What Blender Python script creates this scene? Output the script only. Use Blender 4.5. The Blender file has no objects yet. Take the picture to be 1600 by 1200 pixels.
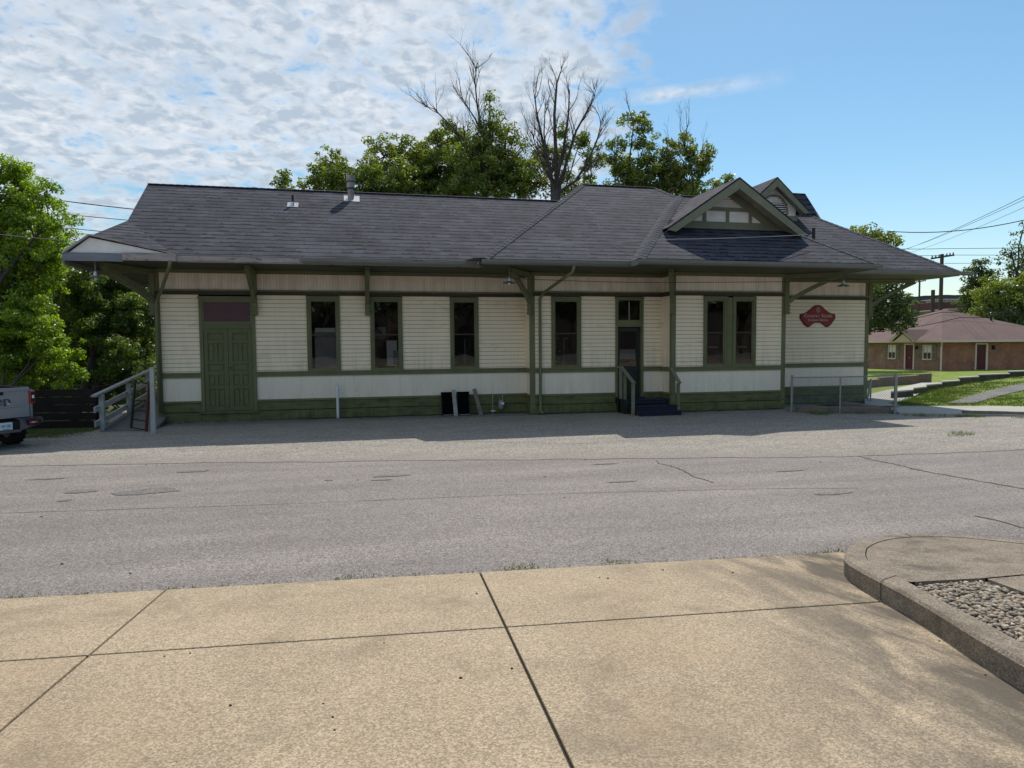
import bpy, bmesh, math, random
import numpy as np
from mathutils import Vector, Matrix
random.seed(7)
S = bpy.context.scene
C = S.collection
R_ = math.radians
# ------------------------------------------------------------------ camera
EYE = Vector((0, 0, 2.1)); F = 1060.0
RT = Vector((0.97445, -0.22456, -0.00773)); UP = Vector((0.02054, 0.05474, 0.99829)); FW = RT.cross(UP) * -1
FW = UP.cross(RT)
cd = bpy.data.cameras.new('camera'); cam = bpy.data.objects.new('camera', cd); C.objects.link(cam)
RT.normalize(); UP = (UP - RT * UP.dot(RT)).normalized(); FW = UP.cross(RT)
cam.matrix_world = Matrix(((RT.x, UP.x, -FW.x, EYE.x), (RT.y, UP.y, -FW.y, EYE.y), (RT.z, UP.z, -FW.z, EYE.z), (0, 0, 0, 1)))
cd.sensor_width = 36; cd.lens = 36 * F / 1600; cd.clip_start = .05; cd.clip_end = 3000
S.camera = cam
def at(px, py, D):
    "world point seen at a reference pixel, D metres deep"
    return EYE + (RT * ((px - 800) / F) + UP * (-(py - 600) / F) + FW) * D
def on_z(px, py, z=0):
    d = at(px, py, 1) - EYE
    return EYE + d * ((z - EYE.z) / d.z)
def on_y(px, py, y):
    d = at(px, py, 1) - EYE
    return EYE + d * (y / d.y)
# ------------------------------------------------------------------ light, sky
SUN = Vector((.375, .70, 1.0)).normalized()
el = math.asin(SUN.z); az = math.atan2(SUN.x, SUN.y)
ld = bpy.data.lights.new('sun', 'SUN'); ld.energy = 4.0; ld.angle = R_(.53); ld.color = (1, .93, .83)
lo = bpy.data.objects.new('sun', ld); C.objects.link(lo); lo.rotation_euler = (-SUN).to_track_quat('-Z', 'Y').to_euler()
W = bpy.data.worlds.new('World'); S.world = W; W.use_nodes = True
nt = W.node_tree; nt.nodes.clear()
def N(nt, t, **k):
    n = nt.nodes.new(t)
    for a, v in k.items():
        if a == 'inp':
            for kk, vv in v.items(): n.inputs[kk].default_value = vv
        else: setattr(n, a, v)
    return n
def L(nt, a, b): nt.links.new(a, b)
def math_(nt, op, a, b=None, clamp=False):
    n = N(nt, 'ShaderNodeMath', operation=op, use_clamp=clamp)
    for i, v in enumerate((a, b)):
        if v is None: continue
        if isinstance(v, (int, float)): n.inputs[i].default_value = v
        else: L(nt, v, n.inputs[i])
    return n.outputs[0]
def ramp(nt, fac, stops, interp='LINEAR'):
    n = N(nt, 'ShaderNodeValToRGB'); cr = n.color_ramp; cr.interpolation = interp
    while len(cr.elements) < len(stops): cr.elements.new(.5)
    for e, (p, c) in zip(cr.elements, stops):
        e.position = p; e.color = (c, c, c, 1) if isinstance(c, (int, float)) else (*c, 1)
    L(nt, fac, n.inputs[0]); return n.outputs[0]
def mix(nt, fac, a, b, bt='MIX'):
    n = N(nt, 'ShaderNodeMix', data_type='RGBA', blend_type=bt)
    for s, v in ((0, fac), (6, a), (7, b)):
        if isinstance(v, (int, float)): n.inputs[s].default_value = v
        elif isinstance(v, tuple): n.inputs[s].default_value = (*v, 1) if len(v) == 3 else v
        else: L(nt, v, n.inputs[s])
    return n.outputs[2]
sky = N(nt, 'ShaderNodeTexSky', sky_type='NISHITA', sun_disc=False, sun_elevation=el, sun_rotation=az, altitude=150, air_density=1.15, dust_density=.35, ozone_density=3.0)
tc = N(nt, 'ShaderNodeTexCoord'); sep = N(nt, 'ShaderNodeSeparateXYZ'); L(nt, tc.outputs['Generated'], sep.inputs[0])
dx, dy, dz = sep.outputs
zz = math_(nt, 'ADD', math_(nt, 'MAXIMUM', dz, 0.0), .20)
cu = math_(nt, 'DIVIDE', dx, zz); cv = math_(nt, 'DIVIDE', dy, zz)
cmb = N(nt, 'ShaderNodeCombineXYZ'); L(nt, cu, cmb.inputs[0]); L(nt, cv, cmb.inputs[1])
n1 = N(nt, 'ShaderNodeTexNoise', inp={'Scale': 7.0, 'Detail': 7, 'Roughness': .55, 'Distortion': .3}); L(nt, cmb.outputs[0], n1.inputs[0])
n2 = N(nt, 'ShaderNodeTexNoise', inp={'Scale': 1.3, 'Detail': 3, 'Roughness': .5}); L(nt, cmb.outputs[0], n2.inputs[0])
n3 = N(nt, 'ShaderNodeTexNoise', inp={'Scale': 20.0, 'Detail': 5, 'Roughness': .55, 'Distortion': .3}); L(nt, cmb.outputs[0], n3.inputs[0])
azim = math_(nt, 'ARCTAN2', dx, dy)
edge = math_(nt, 'ADD', azim, math_(nt, 'MULTIPLY', math_(nt, 'SUBTRACT', n2.outputs[0], .5), .35))
cover = N(nt, 'ShaderNodeMapRange', inp={1: .62, 2: .30, 3: 0.0, 4: 1.0}); L(nt, edge, cover.inputs[0])
low = N(nt, 'ShaderNodeMapRange', inp={1: .02, 2: .26, 3: -.22, 4: 0.0}); L(nt, dz, low.inputs[0])
den = math_(nt, 'ADD', math_(nt, 'ADD', math_(nt, 'MULTIPLY', n1.outputs[0], .75), math_(nt, 'MULTIPLY', n2.outputs[0], .45)), math_(nt, 'MULTIPLY', n3.outputs[0], .42))
den = math_(nt, 'ADD', den, math_(nt, 'MULTIPLY', math_(nt, 'SUBTRACT', cover.outputs[0], 1), .62))
den = math_(nt, 'ADD', den, low.outputs[0])
cm = N(nt, 'ShaderNodeMapRange', interpolation_type='SMOOTHSTEP', inp={1: .55, 2: .82, 3: 0.0, 4: .95}); L(nt, den, cm.inputs[0])
# a thin streak right of the cloud edge
st = math_(nt, 'SUBTRACT', dz, math_(nt, 'ADD', .317, math_(nt, 'MULTIPLY', azim, .03)))
stn = math_(nt, 'ADD', math_(nt, 'MULTIPLY', math_(nt, 'ABSOLUTE', st), 60), math_(nt, 'MULTIPLY', n1.outputs[0], .6))
stm = N(nt, 'ShaderNodeMapRange', inp={1: 1.0, 2: .35, 3: 0.0, 4: .75}); L(nt, stn, stm.inputs[0])
sta = N(nt, 'ShaderNodeMapRange', inp={1: .62, 2: .45, 3: 0.0, 4: 1.0}); L(nt, azim, sta.inputs[0])
stb = N(nt, 'ShaderNodeMapRange', inp={1: .38, 2: .44, 3: 0.0, 4: 1.0}); L(nt, azim, stb.inputs[0])
streak = math_(nt, 'MULTIPLY', math_(nt, 'MULTIPLY', stm.outputs[0], sta.outputs[0]), stb.outputs[0])
cmask = math_(nt, 'MAXIMUM', cm.outputs[0], streak)
cshade = math_(nt, 'ADD', math_(nt, 'MULTIPLY', n1.outputs[0], .45), math_(nt, 'MULTIPLY', n3.outputs[0], .68))
ccol = ramp(nt, cshade, [(.46, (5.3, 5.5, 5.75)), (.66, (3.0, 3.55, 4.2))])
ccol = mix(nt, math_(nt, 'MULTIPLY', cover.outputs[0], 0), ccol, ccol)
hs = N(nt, 'ShaderNodeHueSaturation', inp={'Hue': .487, 'Saturation': 1.15, 'Value': .70}); L(nt, sky.outputs[0], hs.inputs['Color'])
skc = mix(nt, cmask, hs.outputs[0], ccol)
bg = N(nt, 'ShaderNodeBackground', inp={'Strength': .145}); L(nt, skc, bg.inputs[0])
ow = N(nt, 'ShaderNodeOutputWorld'); L(nt, bg.outputs[0], ow.inputs[0])
S.view_settings.view_transform = 'Standard'; S.view_settings.look = 'None'; S.view_settings.exposure = .18; S.view_settings.gamma = 1
S.view_settings.use_curve_mapping = False
# ------------------------------------------------------------------ materials
MATS = {}
def mat(name, col, rough=.8, var=None, vscale=3.0, bump=0, bscale=40, metal=0, spec=.3, speck=None, speckscale=150, coords='Object', stretch=None, coat=0, dirt=None, grain=False):
    """principled material: base colour, large-scale variation (colour 2), fine speckle, bump"""
    m = bpy.data.materials.new(name); m.use_nodes = True; t = m.node_tree
    b = t.nodes['Principled BSDF']; b.inputs['Roughness'].default_value = rough; b.inputs['Metallic'].default_value = metal
    b.inputs['Specular IOR Level'].default_value = spec; b.inputs['Coat Weight'].default_value = coat
    tcn = N(t, 'ShaderNodeTexCoord'); co = tcn.outputs[coords]
    if stretch:
        mp = N(t, 'ShaderNodeMapping'); mp.inputs['Scale'].default_value = stretch; L(t, co, mp.inputs[0]); co2 = mp.outputs[0]
    else: co2 = co
    c = tuple(col)
    out = None
    if var:
        n = N(t, 'ShaderNodeTexNoise', inp={'Scale': vscale, 'Detail': 6, 'Roughness': .6}); L(t, co2, n.inputs[0])
        f = ramp(t, n.outputs[0], [(.35, 0.0), (.68, 1.0)])
        out = mix(t, f, c, tuple(var))
    if speck:
        if grain:
            n = N(t, 'ShaderNodeTexVoronoi', inp={'Scale': speckscale}); L(t, co, n.inputs[0]); sp_ = N(t, 'ShaderNodeSeparateColor'); L(t, n.outputs['Color'], sp_.inputs[0])
            f = ramp(t, sp_.outputs[0], [(0, speck[0]), (.55, 1.0), (1, speck[1])])
        else:
            n = N(t, 'ShaderNodeTexNoise', inp={'Scale': speckscale, 'Detail': 3, 'Roughness': .7}); L(t, co, n.inputs[0])
            f = ramp(t, n.outputs[0], [(.38, speck[0]), (.62, speck[1])])
        out = mix(t, 1.0, out if out else c, f, 'MULTIPLY')
    if dirt:
        n = N(t, 'ShaderNodeTexNoise', inp={'Scale': dirt[1], 'Detail': 8, 'Roughness': .65, 'Distortion': .3}); L(t, co2, n.inputs[0])
        f = ramp(t, n.outputs[0], [(dirt[2], 0.0), (dirt[3], 1.0)])
        out = mix(t, f, out if out else c, tuple(dirt[0]))
    if out: L(t, out, b.inputs['Base Color'])
    else: b.inputs['Base Color'].default_value = (*c, 1)
    if bump:
        n = N(t, 'ShaderNodeTexNoise', inp={'Scale': bscale, 'Detail': 4, 'Roughness': .6}); L(t, co2, n.inputs[0])
        bn = N(t, 'ShaderNodeBump', inp={'Strength': min(1, bump), 'Distance': .01}); L(t, n.outputs[0], bn.inputs['Height']); L(t, bn.outputs[0], b.inputs['Normal'])
    MATS[name] = m
    return m
mat('siding', (.92, .80, .60), .6, var=(.85, .74, .55), vscale=1.5, bump=.2, bscale=30, dirt=((.52, .46, .33), 2.2, .58, .85), stretch=(.6, .6, 1.6))
mat('siding_lap', (.33, .29, .20), .9)  # siding and skirt laps: shadow line and dirt painted as a dark stripe
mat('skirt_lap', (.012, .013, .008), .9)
mat('frieze_groove', (.60, .52, .43), .9)  # groove shade painted into the strips beside each frieze bead
mat('panelboard_groove', (.50, .48, .40), .9)
mat('frieze', (.92, .81, .69), .6, var=(.70, .62, .52), vscale=2, bump=.2, dirt=((.50, .42, .34), 3, .60, .85), stretch=(2, 2, .4))
mat('panelboard', (.84, .77, .65), .6, var=(.77, .71, .60), vscale=1.2, bump=.2, dirt=((.38, .36, .3), 3, .62, .85), stretch=(2, 2, .5))
mat('trim', (.160, .172, .088), .55, var=(.128, .138, .070), vscale=3, bump=.3)
mat('trim_brown', (.060, .052, .034), .6, var=(.045, .04, .028), vscale=3, bump=.3)
mat('skirt', (.140, .155, .062), .7, var=(.104, .115, .048), vscale=2, bump=.5, bscale=20, dirt=((.045, .046, .030), 2.5, .50, .75), stretch=(1, 1, 3))
mat('doorpaint', (.132, .146, .066), .55, var=(.106, .118, .055), vscale=4, bump=.25, dirt=((.12, .13, .09), 9, .66, .8))
mat('gable_trim', (.20, .21, .15), .6, var=(.16, .17, .12), vscale=4, bump=.3)
mat('gable_soffit', (.40, .39, .33), .6, var=(.33, .32, .27), vscale=4, bump=.3)
mat('gable_white', (.84, .83, .82), .6, var=(.72, .71, .71), vscale=4, bump=.2)
mat('gutter', (.17, .18, .17), .5, var=(.13, .14, .13), vscale=6, bump=.1, spec=.4, stretch=(.3, 1, 1))
mat('old_fascia', (.42, .36, .34), .75, var=(.26, .24, .26), vscale=7, bump=.5, dirt=((.07, .065, .065), 9, .56, .66), stretch=(.35, 1, 1.6))
mat('blue_fascia', (.22, .24, .29), .7, var=(.17, .18, .22), vscale=7, bump=.4, stretch=(.3, 1, 1.5))
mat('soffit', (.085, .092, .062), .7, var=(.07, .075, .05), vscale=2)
mat('foundation', (.20, .18, .15), .9, var=(.12, .11, .09), vscale=6, bump=1, bscale=12)
mat('asphalt', (.230, .206, .192), .9, var=(.196, .176, .165), vscale=.45, speck=(.52, 1.5), speckscale=75, grain=True, bump=.6, bscale=110, dirt=((.235, .222, .205), .9, .55, .8))
mat('gravel', (.29, .268, .235), .95, var=(.235, .215, .19), vscale=1.3, speck=(.50, 1.55), speckscale=52, grain=True, bump=1, bscale=60, dirt=((.17, .155, .14), 2.2, .60, .72), stretch=(.6, 1.5, 1))
mat('concrete', (.365, .292, .202), .85, var=(.298, .236, .162), vscale=.9, speck=(.62, 1.42), speckscale=110, grain=True, bump=.4, bscale=90, dirt=((.165, .130, .090), 1.1, .52, .80))
mat('kerb', (.235, .195, .150), .9, var=(.17, .14, .11), vscale=5, speck=(.60, 1.45), speckscale=120, grain=True, bump=.7, bscale=60, dirt=((.060, .048, .036), 3, .52, .80))
mat('joint', (.045, .038, .028), .95, var=(.03, .03, .02), vscale=20)
mat('crack', (.055, .05, .042), .95, var=(.07, .075, .03), vscale=12)
mat('stain', (.135, .125, .12), .9, var=(.175, .165, .155), vscale=6, speck=(.52, 1.5), speckscale=75, grain=True)
mat('sidewalk', (.40, .39, .35), .9, var=(.34, .33, .30), vscale=1, speck=(.9, 1.1), speckscale=40, bump=.3)
mat('dirt', (.10, .09, .06), .95, var=(.06, .08, .03), vscale=.5, bump=1, bscale=6)
mat('lawn', (.175, .235, .028), .95, var=(.125, .175, .02), vscale=1.3, speck=(.6, 1.4), speckscale=18, bump=1, bscale=22)
mat('shade_lawn', (.05, .075, .02), .95, var=(.035, .05, .018), vscale=2, speck=(.6, 1.4), speckscale=30, bump=1, bscale=30)  # darker copy of the lawn colour with the shade painted in
mat('path_asphalt', (.17, .165, .155), .9, var=(.12, .12, .11), vscale=1.2, speck=(.8, 1.2), speckscale=30)
mat('white_paint', (.42, .43, .42), .6, var=(.33, .34, .34), vscale=5, bump=.3)
mat('grey_wood', (.33, .34, .34), .75, var=(.24, .25, .25), vscale=6, bump=.6, bscale=30)
mat('weathered', (.20, .19, .16), .85, var=(.13, .12, .10), vscale=7, bump=.6, stretch=(1, 1, .2))
mat('ramp_deck', (.16, .16, .16), .85, var=(.12, .12, .12), vscale=4, bump=.3)
mat('red_metal', (.09, .018, .014), .5, var=(.05, .015, .012), vscale=6)
mat('dark_metal', (.02, .018, .02), .5)
mat('galv', (.30, .32, .32), .45, metal=.6, var=(.22, .24, .24), vscale=8)
mat('black', (.004, .004, .004), .95, spec=.03)
mat('dark_board', (.016, .013, .011), .8, var=(.01, .008, .008), vscale=4, bump=.4)
mat('blue_step', (.020, .021, .048), .6, var=(.014, .015, .032), vscale=8, bump=.2)
mat('door_dark', (.022, .030, .026), .45, var=(.016, .022, .02), vscale=5)
mat('white', (.70, .70, .68), .5)
mat('pale', (.40, .39, .38), .7, var=(.34, .33, .33), vscale=3)
mat('brown_inside', (.11, .07, .045), .8, var=(.07, .045, .03), vscale=3)
mat('inside', (.11, .092, .085), .9)
mat('maroon', (.11, .032, .042), .5, var=(.06, .026, .034), vscale=2, spec=.5)
mat('sign_red', (.27, .025, .022), .5, var=(.22, .02, .02), vscale=4)
mat('sign_edge', (.05, .012, .01), .5)
mat('sign_letter', (.60, .50, .48), .6)
mat('plastic_pipe', (.62, .65, .68), .5)
mat('meter_grey', (.26, .27, .28), .45, metal=.2)
mat('house_roof', (.135, .085, .080), .9, var=(.105, .066, .062), vscale=1.0, speck=(.85, 1.15), speckscale=12, bump=.4, bscale=8)
mat('shutter_tan', (.27, .20, .165), .7)
mat('house_trim', (.70, .57, .52), .6)
mat('door_red', (.085, .006, .012), .4)
mat('pane_dark', (.03, .035, .04), .08, spec=.8)
mat('pole_wood', (.085, .07, .055), .9, var=(.06, .05, .04), vscale=3)
mat('wire', (.02, .022, .025), .6)
mat('pale_wire', (.35, .37, .38), .5)
mat('bark', (.085, .070, .055), .95, var=(.05, .042, .034), vscale=8, bump=1, bscale=20, stretch=(1, 1, .3))
mat('dead_bark', (.085, .072, .068), .95, var=(.055, .048, .045), vscale=6, bump=.8, bscale=20)
mat('truck_paint', (.22, .235, .275), .32, metal=.35, var=(.21, .225, .265), vscale=2, coat=.6)
mat('truck_black', (.012, .012, .014), .6)
mat('bumper_grey', (.13, .12, .14), .45, metal=.4, var=(.11, .10, .12), vscale=6)
mat('tyre', (.018, .017, .017), .85, bump=.6)
mat('lens_red', (.42, .012, .018), .2, coat=.8)
mat('lens_white', (.8, .8, .8), .2, coat=.5)
mat('plate_white', (.62, .66, .68), .45)
mat('plate_blue', (.04, .22, .40), .5)
mat('badge', (.055, .06, .08), .35, metal=.4)
mat('rust_red', (.28, .02, .03), .5)
mat('wall_timber', (.10, .085, .065), .9, var=(.05, .042, .034), vscale=2, bump=.5)
mat('far_dark', (.085, .075, .07), .9, var=(.05, .045, .045), vscale=.3)
mat('far_white', (.62, .62, .60), .6)
mat('far_brick', (.12, .055, .05), .9, var=(.09, .045, .042), vscale=.8)
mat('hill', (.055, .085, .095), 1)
mat('flash_metal', (.45, .46, .48), .35, metal=.7)
mat('flue_metal', (.20, .17, .17), .5, metal=.5, var=(.33, .31, .31), vscale=9)
def brickmat(name, c1, c2, mortar, ws=(.21, .075), ms=.012):
    m = bpy.data.materials.new(name); m.use_nodes = True; t = m.node_tree; b = t.nodes['Principled BSDF']; b.inputs['Roughness'].default_value = .9
    uv = N(t, 'ShaderNodeUVMap'); br = N(t, 'ShaderNodeTexBrick', inp={'Scale': 1.0, 'Brick Width': ws[0], 'Row Height': ws[1], 'Mortar Size': ms, 'Color1': (*c1, 1), 'Color2': (*c2, 1), 'Mortar': (*mortar, 1), 'Bias': 0.0})
    L(t, uv.outputs[0], br.inputs[0])
    n = N(t, 'ShaderNodeTexNoise', inp={'Scale': 1.2, 'Detail': 5}); L(t, uv.outputs[0], n.inputs[0])
    f = ramp(t, n.outputs[0], [(.3, .72), (.7, 1.2)])
    L(t, mix(t, 1.0, br.outputs[0], f, 'MULTIPLY'), b.inputs['Base Color']); MATS[name] = m
brickmat('brick_tan', (.36, .18, .125), (.22, .105, .08), (.26, .20, .16))
brickmat('brick_orange', (.44, .165, .095), (.27, .10, .062), (.28, .18, .14))
brickmat('brick_wall', (.28, .13, .095), (.20, .095, .07), (.24, .21, .18))
def shingle():
    m = bpy.data.materials.new('shingle'); m.use_nodes = True; t = m.node_tree; b = t.nodes['Principled BSDF']; b.inputs['Roughness'].default_value = .95
    b.inputs['Specular IOR Level'].default_value = .15
    uv = N(t, 'ShaderNodeUVMap')
    # wavy courses
    nw = N(t, 'ShaderNodeTexNoise', inp={'Scale': .8, 'Detail': 2}); L(t, uv.outputs[0], nw.inputs[0])
    wob = N(t, 'ShaderNodeVectorMath', operation='SCALE', inp={'Scale': .035}); L(t, nw.outputs['Color'], wob.inputs[0])
    ad = N(t, 'ShaderNodeVectorMath', operation='ADD'); L(t, uv.outputs[0], ad.inputs[0]); L(t, wob.outputs[0], ad.inputs[1])
    br = N(t, 'ShaderNodeTexBrick', offset=.37, squash=.7, squash_frequency=3, inp={'Scale': 1.0, 'Brick Width': .42, 'Row Height': .245, 'Mortar Size': .006, 'Mortar Smooth': .1, 'Color1': (.070, .073, .095, 1), 'Color2': (.050, .052, .068, 1), 'Mortar': (.045, .044, .055, 1), 'Bias': .1})
    L(t, ad.outputs[0], br.inputs[0])
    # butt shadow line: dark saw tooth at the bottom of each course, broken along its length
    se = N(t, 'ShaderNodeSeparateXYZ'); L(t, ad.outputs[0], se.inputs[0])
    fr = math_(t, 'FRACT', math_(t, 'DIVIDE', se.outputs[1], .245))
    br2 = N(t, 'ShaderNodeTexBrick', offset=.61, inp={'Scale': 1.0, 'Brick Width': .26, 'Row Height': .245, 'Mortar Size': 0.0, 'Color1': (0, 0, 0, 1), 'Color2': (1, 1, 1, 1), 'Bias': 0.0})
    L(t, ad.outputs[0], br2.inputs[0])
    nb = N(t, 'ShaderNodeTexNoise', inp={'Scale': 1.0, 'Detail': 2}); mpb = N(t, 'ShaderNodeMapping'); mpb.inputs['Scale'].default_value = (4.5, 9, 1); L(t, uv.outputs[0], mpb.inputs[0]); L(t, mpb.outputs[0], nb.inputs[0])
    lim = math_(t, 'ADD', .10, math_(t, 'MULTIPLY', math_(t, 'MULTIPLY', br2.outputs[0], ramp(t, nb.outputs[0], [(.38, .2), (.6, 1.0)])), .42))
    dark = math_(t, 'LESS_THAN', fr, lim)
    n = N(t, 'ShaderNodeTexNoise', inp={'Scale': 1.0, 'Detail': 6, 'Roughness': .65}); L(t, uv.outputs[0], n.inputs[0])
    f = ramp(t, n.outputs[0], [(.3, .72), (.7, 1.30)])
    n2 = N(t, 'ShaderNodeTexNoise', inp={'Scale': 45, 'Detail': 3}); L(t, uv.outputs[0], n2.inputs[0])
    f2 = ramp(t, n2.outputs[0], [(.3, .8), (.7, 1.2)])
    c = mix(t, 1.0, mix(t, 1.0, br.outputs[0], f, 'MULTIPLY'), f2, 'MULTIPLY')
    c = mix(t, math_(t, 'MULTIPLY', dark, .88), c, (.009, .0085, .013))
    L(t, c, b.inputs['Base Color'])
    h = math_(t, 'SUBTRACT', 1, fr)
    bn = N(t, 'ShaderNodeBump', inp={'Strength': .9, 'Distance': .014}); L(t, math_(t, 'SUBTRACT', h, math_(t, 'MULTIPLY', dark, .4)), bn.inputs['Height']); L(t, bn.outputs[0], b.inputs['Normal'])
    MATS['shingle'] = m
shingle()
def glassmat(name, tint, refl=.9):
    m = bpy.data.materials.new(name); m.use_nodes = True; t = m.node_tree; t.nodes.clear()
    tr = N(t, 'ShaderNodeBsdfTransparent', inp={'Color': (*tint, 1)}); gl = N(t, 'ShaderNodeBsdfGlossy', inp={'Color': (refl, refl, refl, 1), 'Roughness': .015})
    fr = N(t, 'ShaderNodeFresnel', inp={'IOR': 1.55}); tcn = N(t, 'ShaderNodeTexCoord')
    nn = N(t, 'ShaderNodeTexNoise', inp={'Scale': 1.7, 'Detail': 1}); L(t, tcn.outputs['Object'], nn.inputs[0])
    bn = N(t, 'ShaderNodeBump', inp={'Strength': .12, 'Distance': .02}); L(t, nn.outputs[0], bn.inputs['Height']); L(t, bn.outputs[0], gl.inputs['Normal'])
    f = math_(t, 'MULTIPLY', fr.outputs[0], 1.5, True)
    mx = N(t, 'ShaderNodeMixShader'); L(t, f, mx.inputs[0]); L(t, tr.outputs[0], mx.inputs[1]); L(t, gl.outputs[0], mx.inputs[2])
    o = N(t, 'ShaderNodeOutputMaterial'); L(t, mx.outputs[0], o.inputs[0]); MATS[name] = m
glassmat('glass', (.62, .62, .62))
def leafmat(name, c0, c1, c2, trans=.45):
    m = bpy.data.materials.new(name); m.use_nodes = True; t = m.node_tree; t.nodes.clear()
    a = N(t, 'ShaderNodeAttribute', attribute_name='tint')
    col = ramp(t, a.outputs['Fac'], [(0, c0), (.5, c1), (1, c2)])
    d = N(t, 'ShaderNodeBsdfDiffuse'); tr = N(t, 'ShaderNodeBsdfTranslucent'); L(t, col, d.inputs[0])
    tcx = mix(t, 1.0, col, (1.25, 1.35, .55), 'MULTIPLY'); L(t, tcx, tr.inputs[0])
    mx = N(t, 'ShaderNodeMixShader', inp={0: trans}); L(t, d.outputs[0], mx.inputs[1]); L(t, tr.outputs[0], mx.inputs[2])
    gl = N(t, 'ShaderNodeBsdfGlossy', inp={'Roughness': .4, 'Color': (.9, .95, 1, 1)})
    mx2 = N(t, 'ShaderNodeMixShader', inp={0: .04}); L(t, mx.outputs[0], mx2.inputs[1]); L(t, gl.outputs[0], mx2.inputs[2])
    o = N(t, 'ShaderNodeOutputMaterial'); L(t, mx2.outputs[0], o.inputs[0]); MATS[name] = m
leafmat('leaf_bright', (.10, .17, .012), (.21, .31, .018), (.34, .44, .035), .62)
leafmat('leaf_thicket', (.05, .08, .016), (.11, .16, .024), (.22, .30, .04), .5)
leafmat('leaf_mid', (.075, .105, .02), (.15, .195, .03), (.26, .29, .06), .55)
leafmat('leaf_dark', (.045, .064, .028), (.08, .112, .042), (.15, .185, .065), .45)
leafmat('leaf_yellow', (.10, .13, .03), (.18, .21, .05), (.30, .30, .09), .55)
leafmat('grass_blade', (.06, .10, .016), (.10, .15, .022), (.16, .19, .05), .3)
# ------------------------------------------------------------------ mesh helpers
class MB:
    def __init__(s): s.v = []; s.f = []; s.m = []; s.uv = {}; s.mats = []
    def mi(s, m):
        if m not in s.mats: s.mats.append(m)
        return s.mats.index(m)
    def face(s, pts, m='trim', uv=None):
        b = len(s.v); s.v += [tuple(p) for p in pts]; s.f.append(tuple(range(b, b + len(pts)))); s.m.append(s.mi(m))
        if uv: s.uv[len(s.f) - 1] = uv
        return s
    def box(s, x0, x1, y0, y1, z0, z1, m='trim'):
        x0, x1 = sorted((x0, x1)); y0, y1 = sorted((y0, y1)); z0, z1 = sorted((z0, z1))
        c = [(x0, y0, z0), (x1, y0, z0), (x1, y1, z0), (x0, y1, z0), (x0, y0, z1), (x1, y0, z1), (x1, y1, z1), (x0, y1, z1)]
        return s.hexa(c, m)
    def hexa(s, c, m='trim'):
        b = len(s.v); s.v += [tuple(p) for p in c]; k = s.mi(m)
        for f in ((0, 3, 2, 1), (4, 5, 6, 7), (0, 1, 5, 4), (1, 2, 6, 5), (2, 3, 7, 6), (3, 0, 4, 7)):
            s.f.append(tuple(b + i for i in f)); s.m.append(k)
        return s
    def bar(s, a, b, w, h, m='trim', up=(0, 0, 1)):
        "rectangular bar from a to b, w wide (sideways) and h tall"
        a = Vector(a); b = Vector(b); d = (b - a).normalized(); u = Vector(up)
        sd = d.cross(u)
        if sd.length < 1e-4: sd = d.cross(Vector((1, 0, 0)))
        sd.normalize(); u = sd.cross(d).normalized(); sd *= w / 2; u *= h / 2
        return s.hexa([a - sd - u, a + sd - u, b + sd - u, b - sd - u, a - sd + u, a + sd + u, b + sd + u, b - sd + u], m)
    def tube(s, pts, rad, m='galv', seg=8, cap=True):
        k = s.mi(m); pts = [Vector(p) for p in pts]; n = len(pts)
        rad = rad if isinstance(rad, (list, tuple)) else [rad] * n
        rings = []
        pu = None
        for i, p in enumerate(pts):
            d = (pts[min(i + 1, n - 1)] - pts[max(i - 1, 0)]).normalized()
            u = Vector((0, 0, 1)) if abs(d.z) < .95 else Vector((1, 0, 0))
            if pu is not None: u = pu
            sd = d.cross(u)
            if sd.length < 1e-3: sd = d.cross(Vector((0, 1, 0)))
            sd.normalize(); u = sd.cross(d).normalized(); pu = u
            b = len(s.v)
            for j in range(seg):
                t = 2 * math.pi * j / seg; s.v.append(tuple(p + (sd * math.cos(t) + u * math.sin(t)) * rad[i]))
            rings.append(b)
        for i in range(n - 1):
            for j in range(seg):
                a, b = rings[i], rings[i + 1]; j2 = (j + 1) % seg
                s.f.append((a + j, b + j, b + j2, a + j2)); s.m.append(k)
        if cap:
            s.f.append(tuple(rings[0] + j for j in range(seg))); s.m.append(k)
            s.f.append(tuple(rings[-1] + j for j in reversed(range(seg)))); s.m.append(k)
        return s
    def prism(s, poly, d, m='trim'):
        "closed polygon (3-D points) extruded by vector d"
        d = Vector(d); p = [Vector(q) for q in poly]; n = len(p); b = len(s.v); k = s.mi(m)
        s.v += [tuple(q) for q in p] + [tuple(q + d) for q in p]
        s.f.append(tuple(b + i for i in range(n))); s.m.append(k)
        s.f.append(tuple(b + n + i for i in reversed(range(n)))); s.m.append(k)
        for i in range(n):
            j = (i + 1) % n; s.f.append((b + i, b + n + i, b + n + j, b + j)); s.m.append(k)
        return s
    def build(s, name, parent=None, smooth=False, fix=True):
        me = bpy.data.meshes.new(name); me.from_pydata(s.v, [], s.f)
        for m in s.mats: me.materials.append(MATS[m])
        me.polygons.foreach_set('material_index', s.m)
        if s.uv:
            ul = me.uv_layers.new(name='UVMap')
            for fi, uv in s.uv.items():
                for li, q in zip(me.polygons[fi].loop_indices, uv): ul.data[li].uv = q
        if fix and not s.uv:
            bm = bmesh.new(); bm.from_mesh(me); bmesh.ops.recalc_face_normals(bm, faces=bm.faces); bm.to_mesh(me); bm.free()
        if smooth: me.polygons.foreach_set('use_smooth', [True] * len(me.polygons))
        o = bpy.data.objects.new(name, me); C.objects.link(o)
        if parent: o.parent = parent; o.matrix_parent_inverse = parent.matrix_world.inverted() if False else Matrix.Identity(4)
        return o
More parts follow.
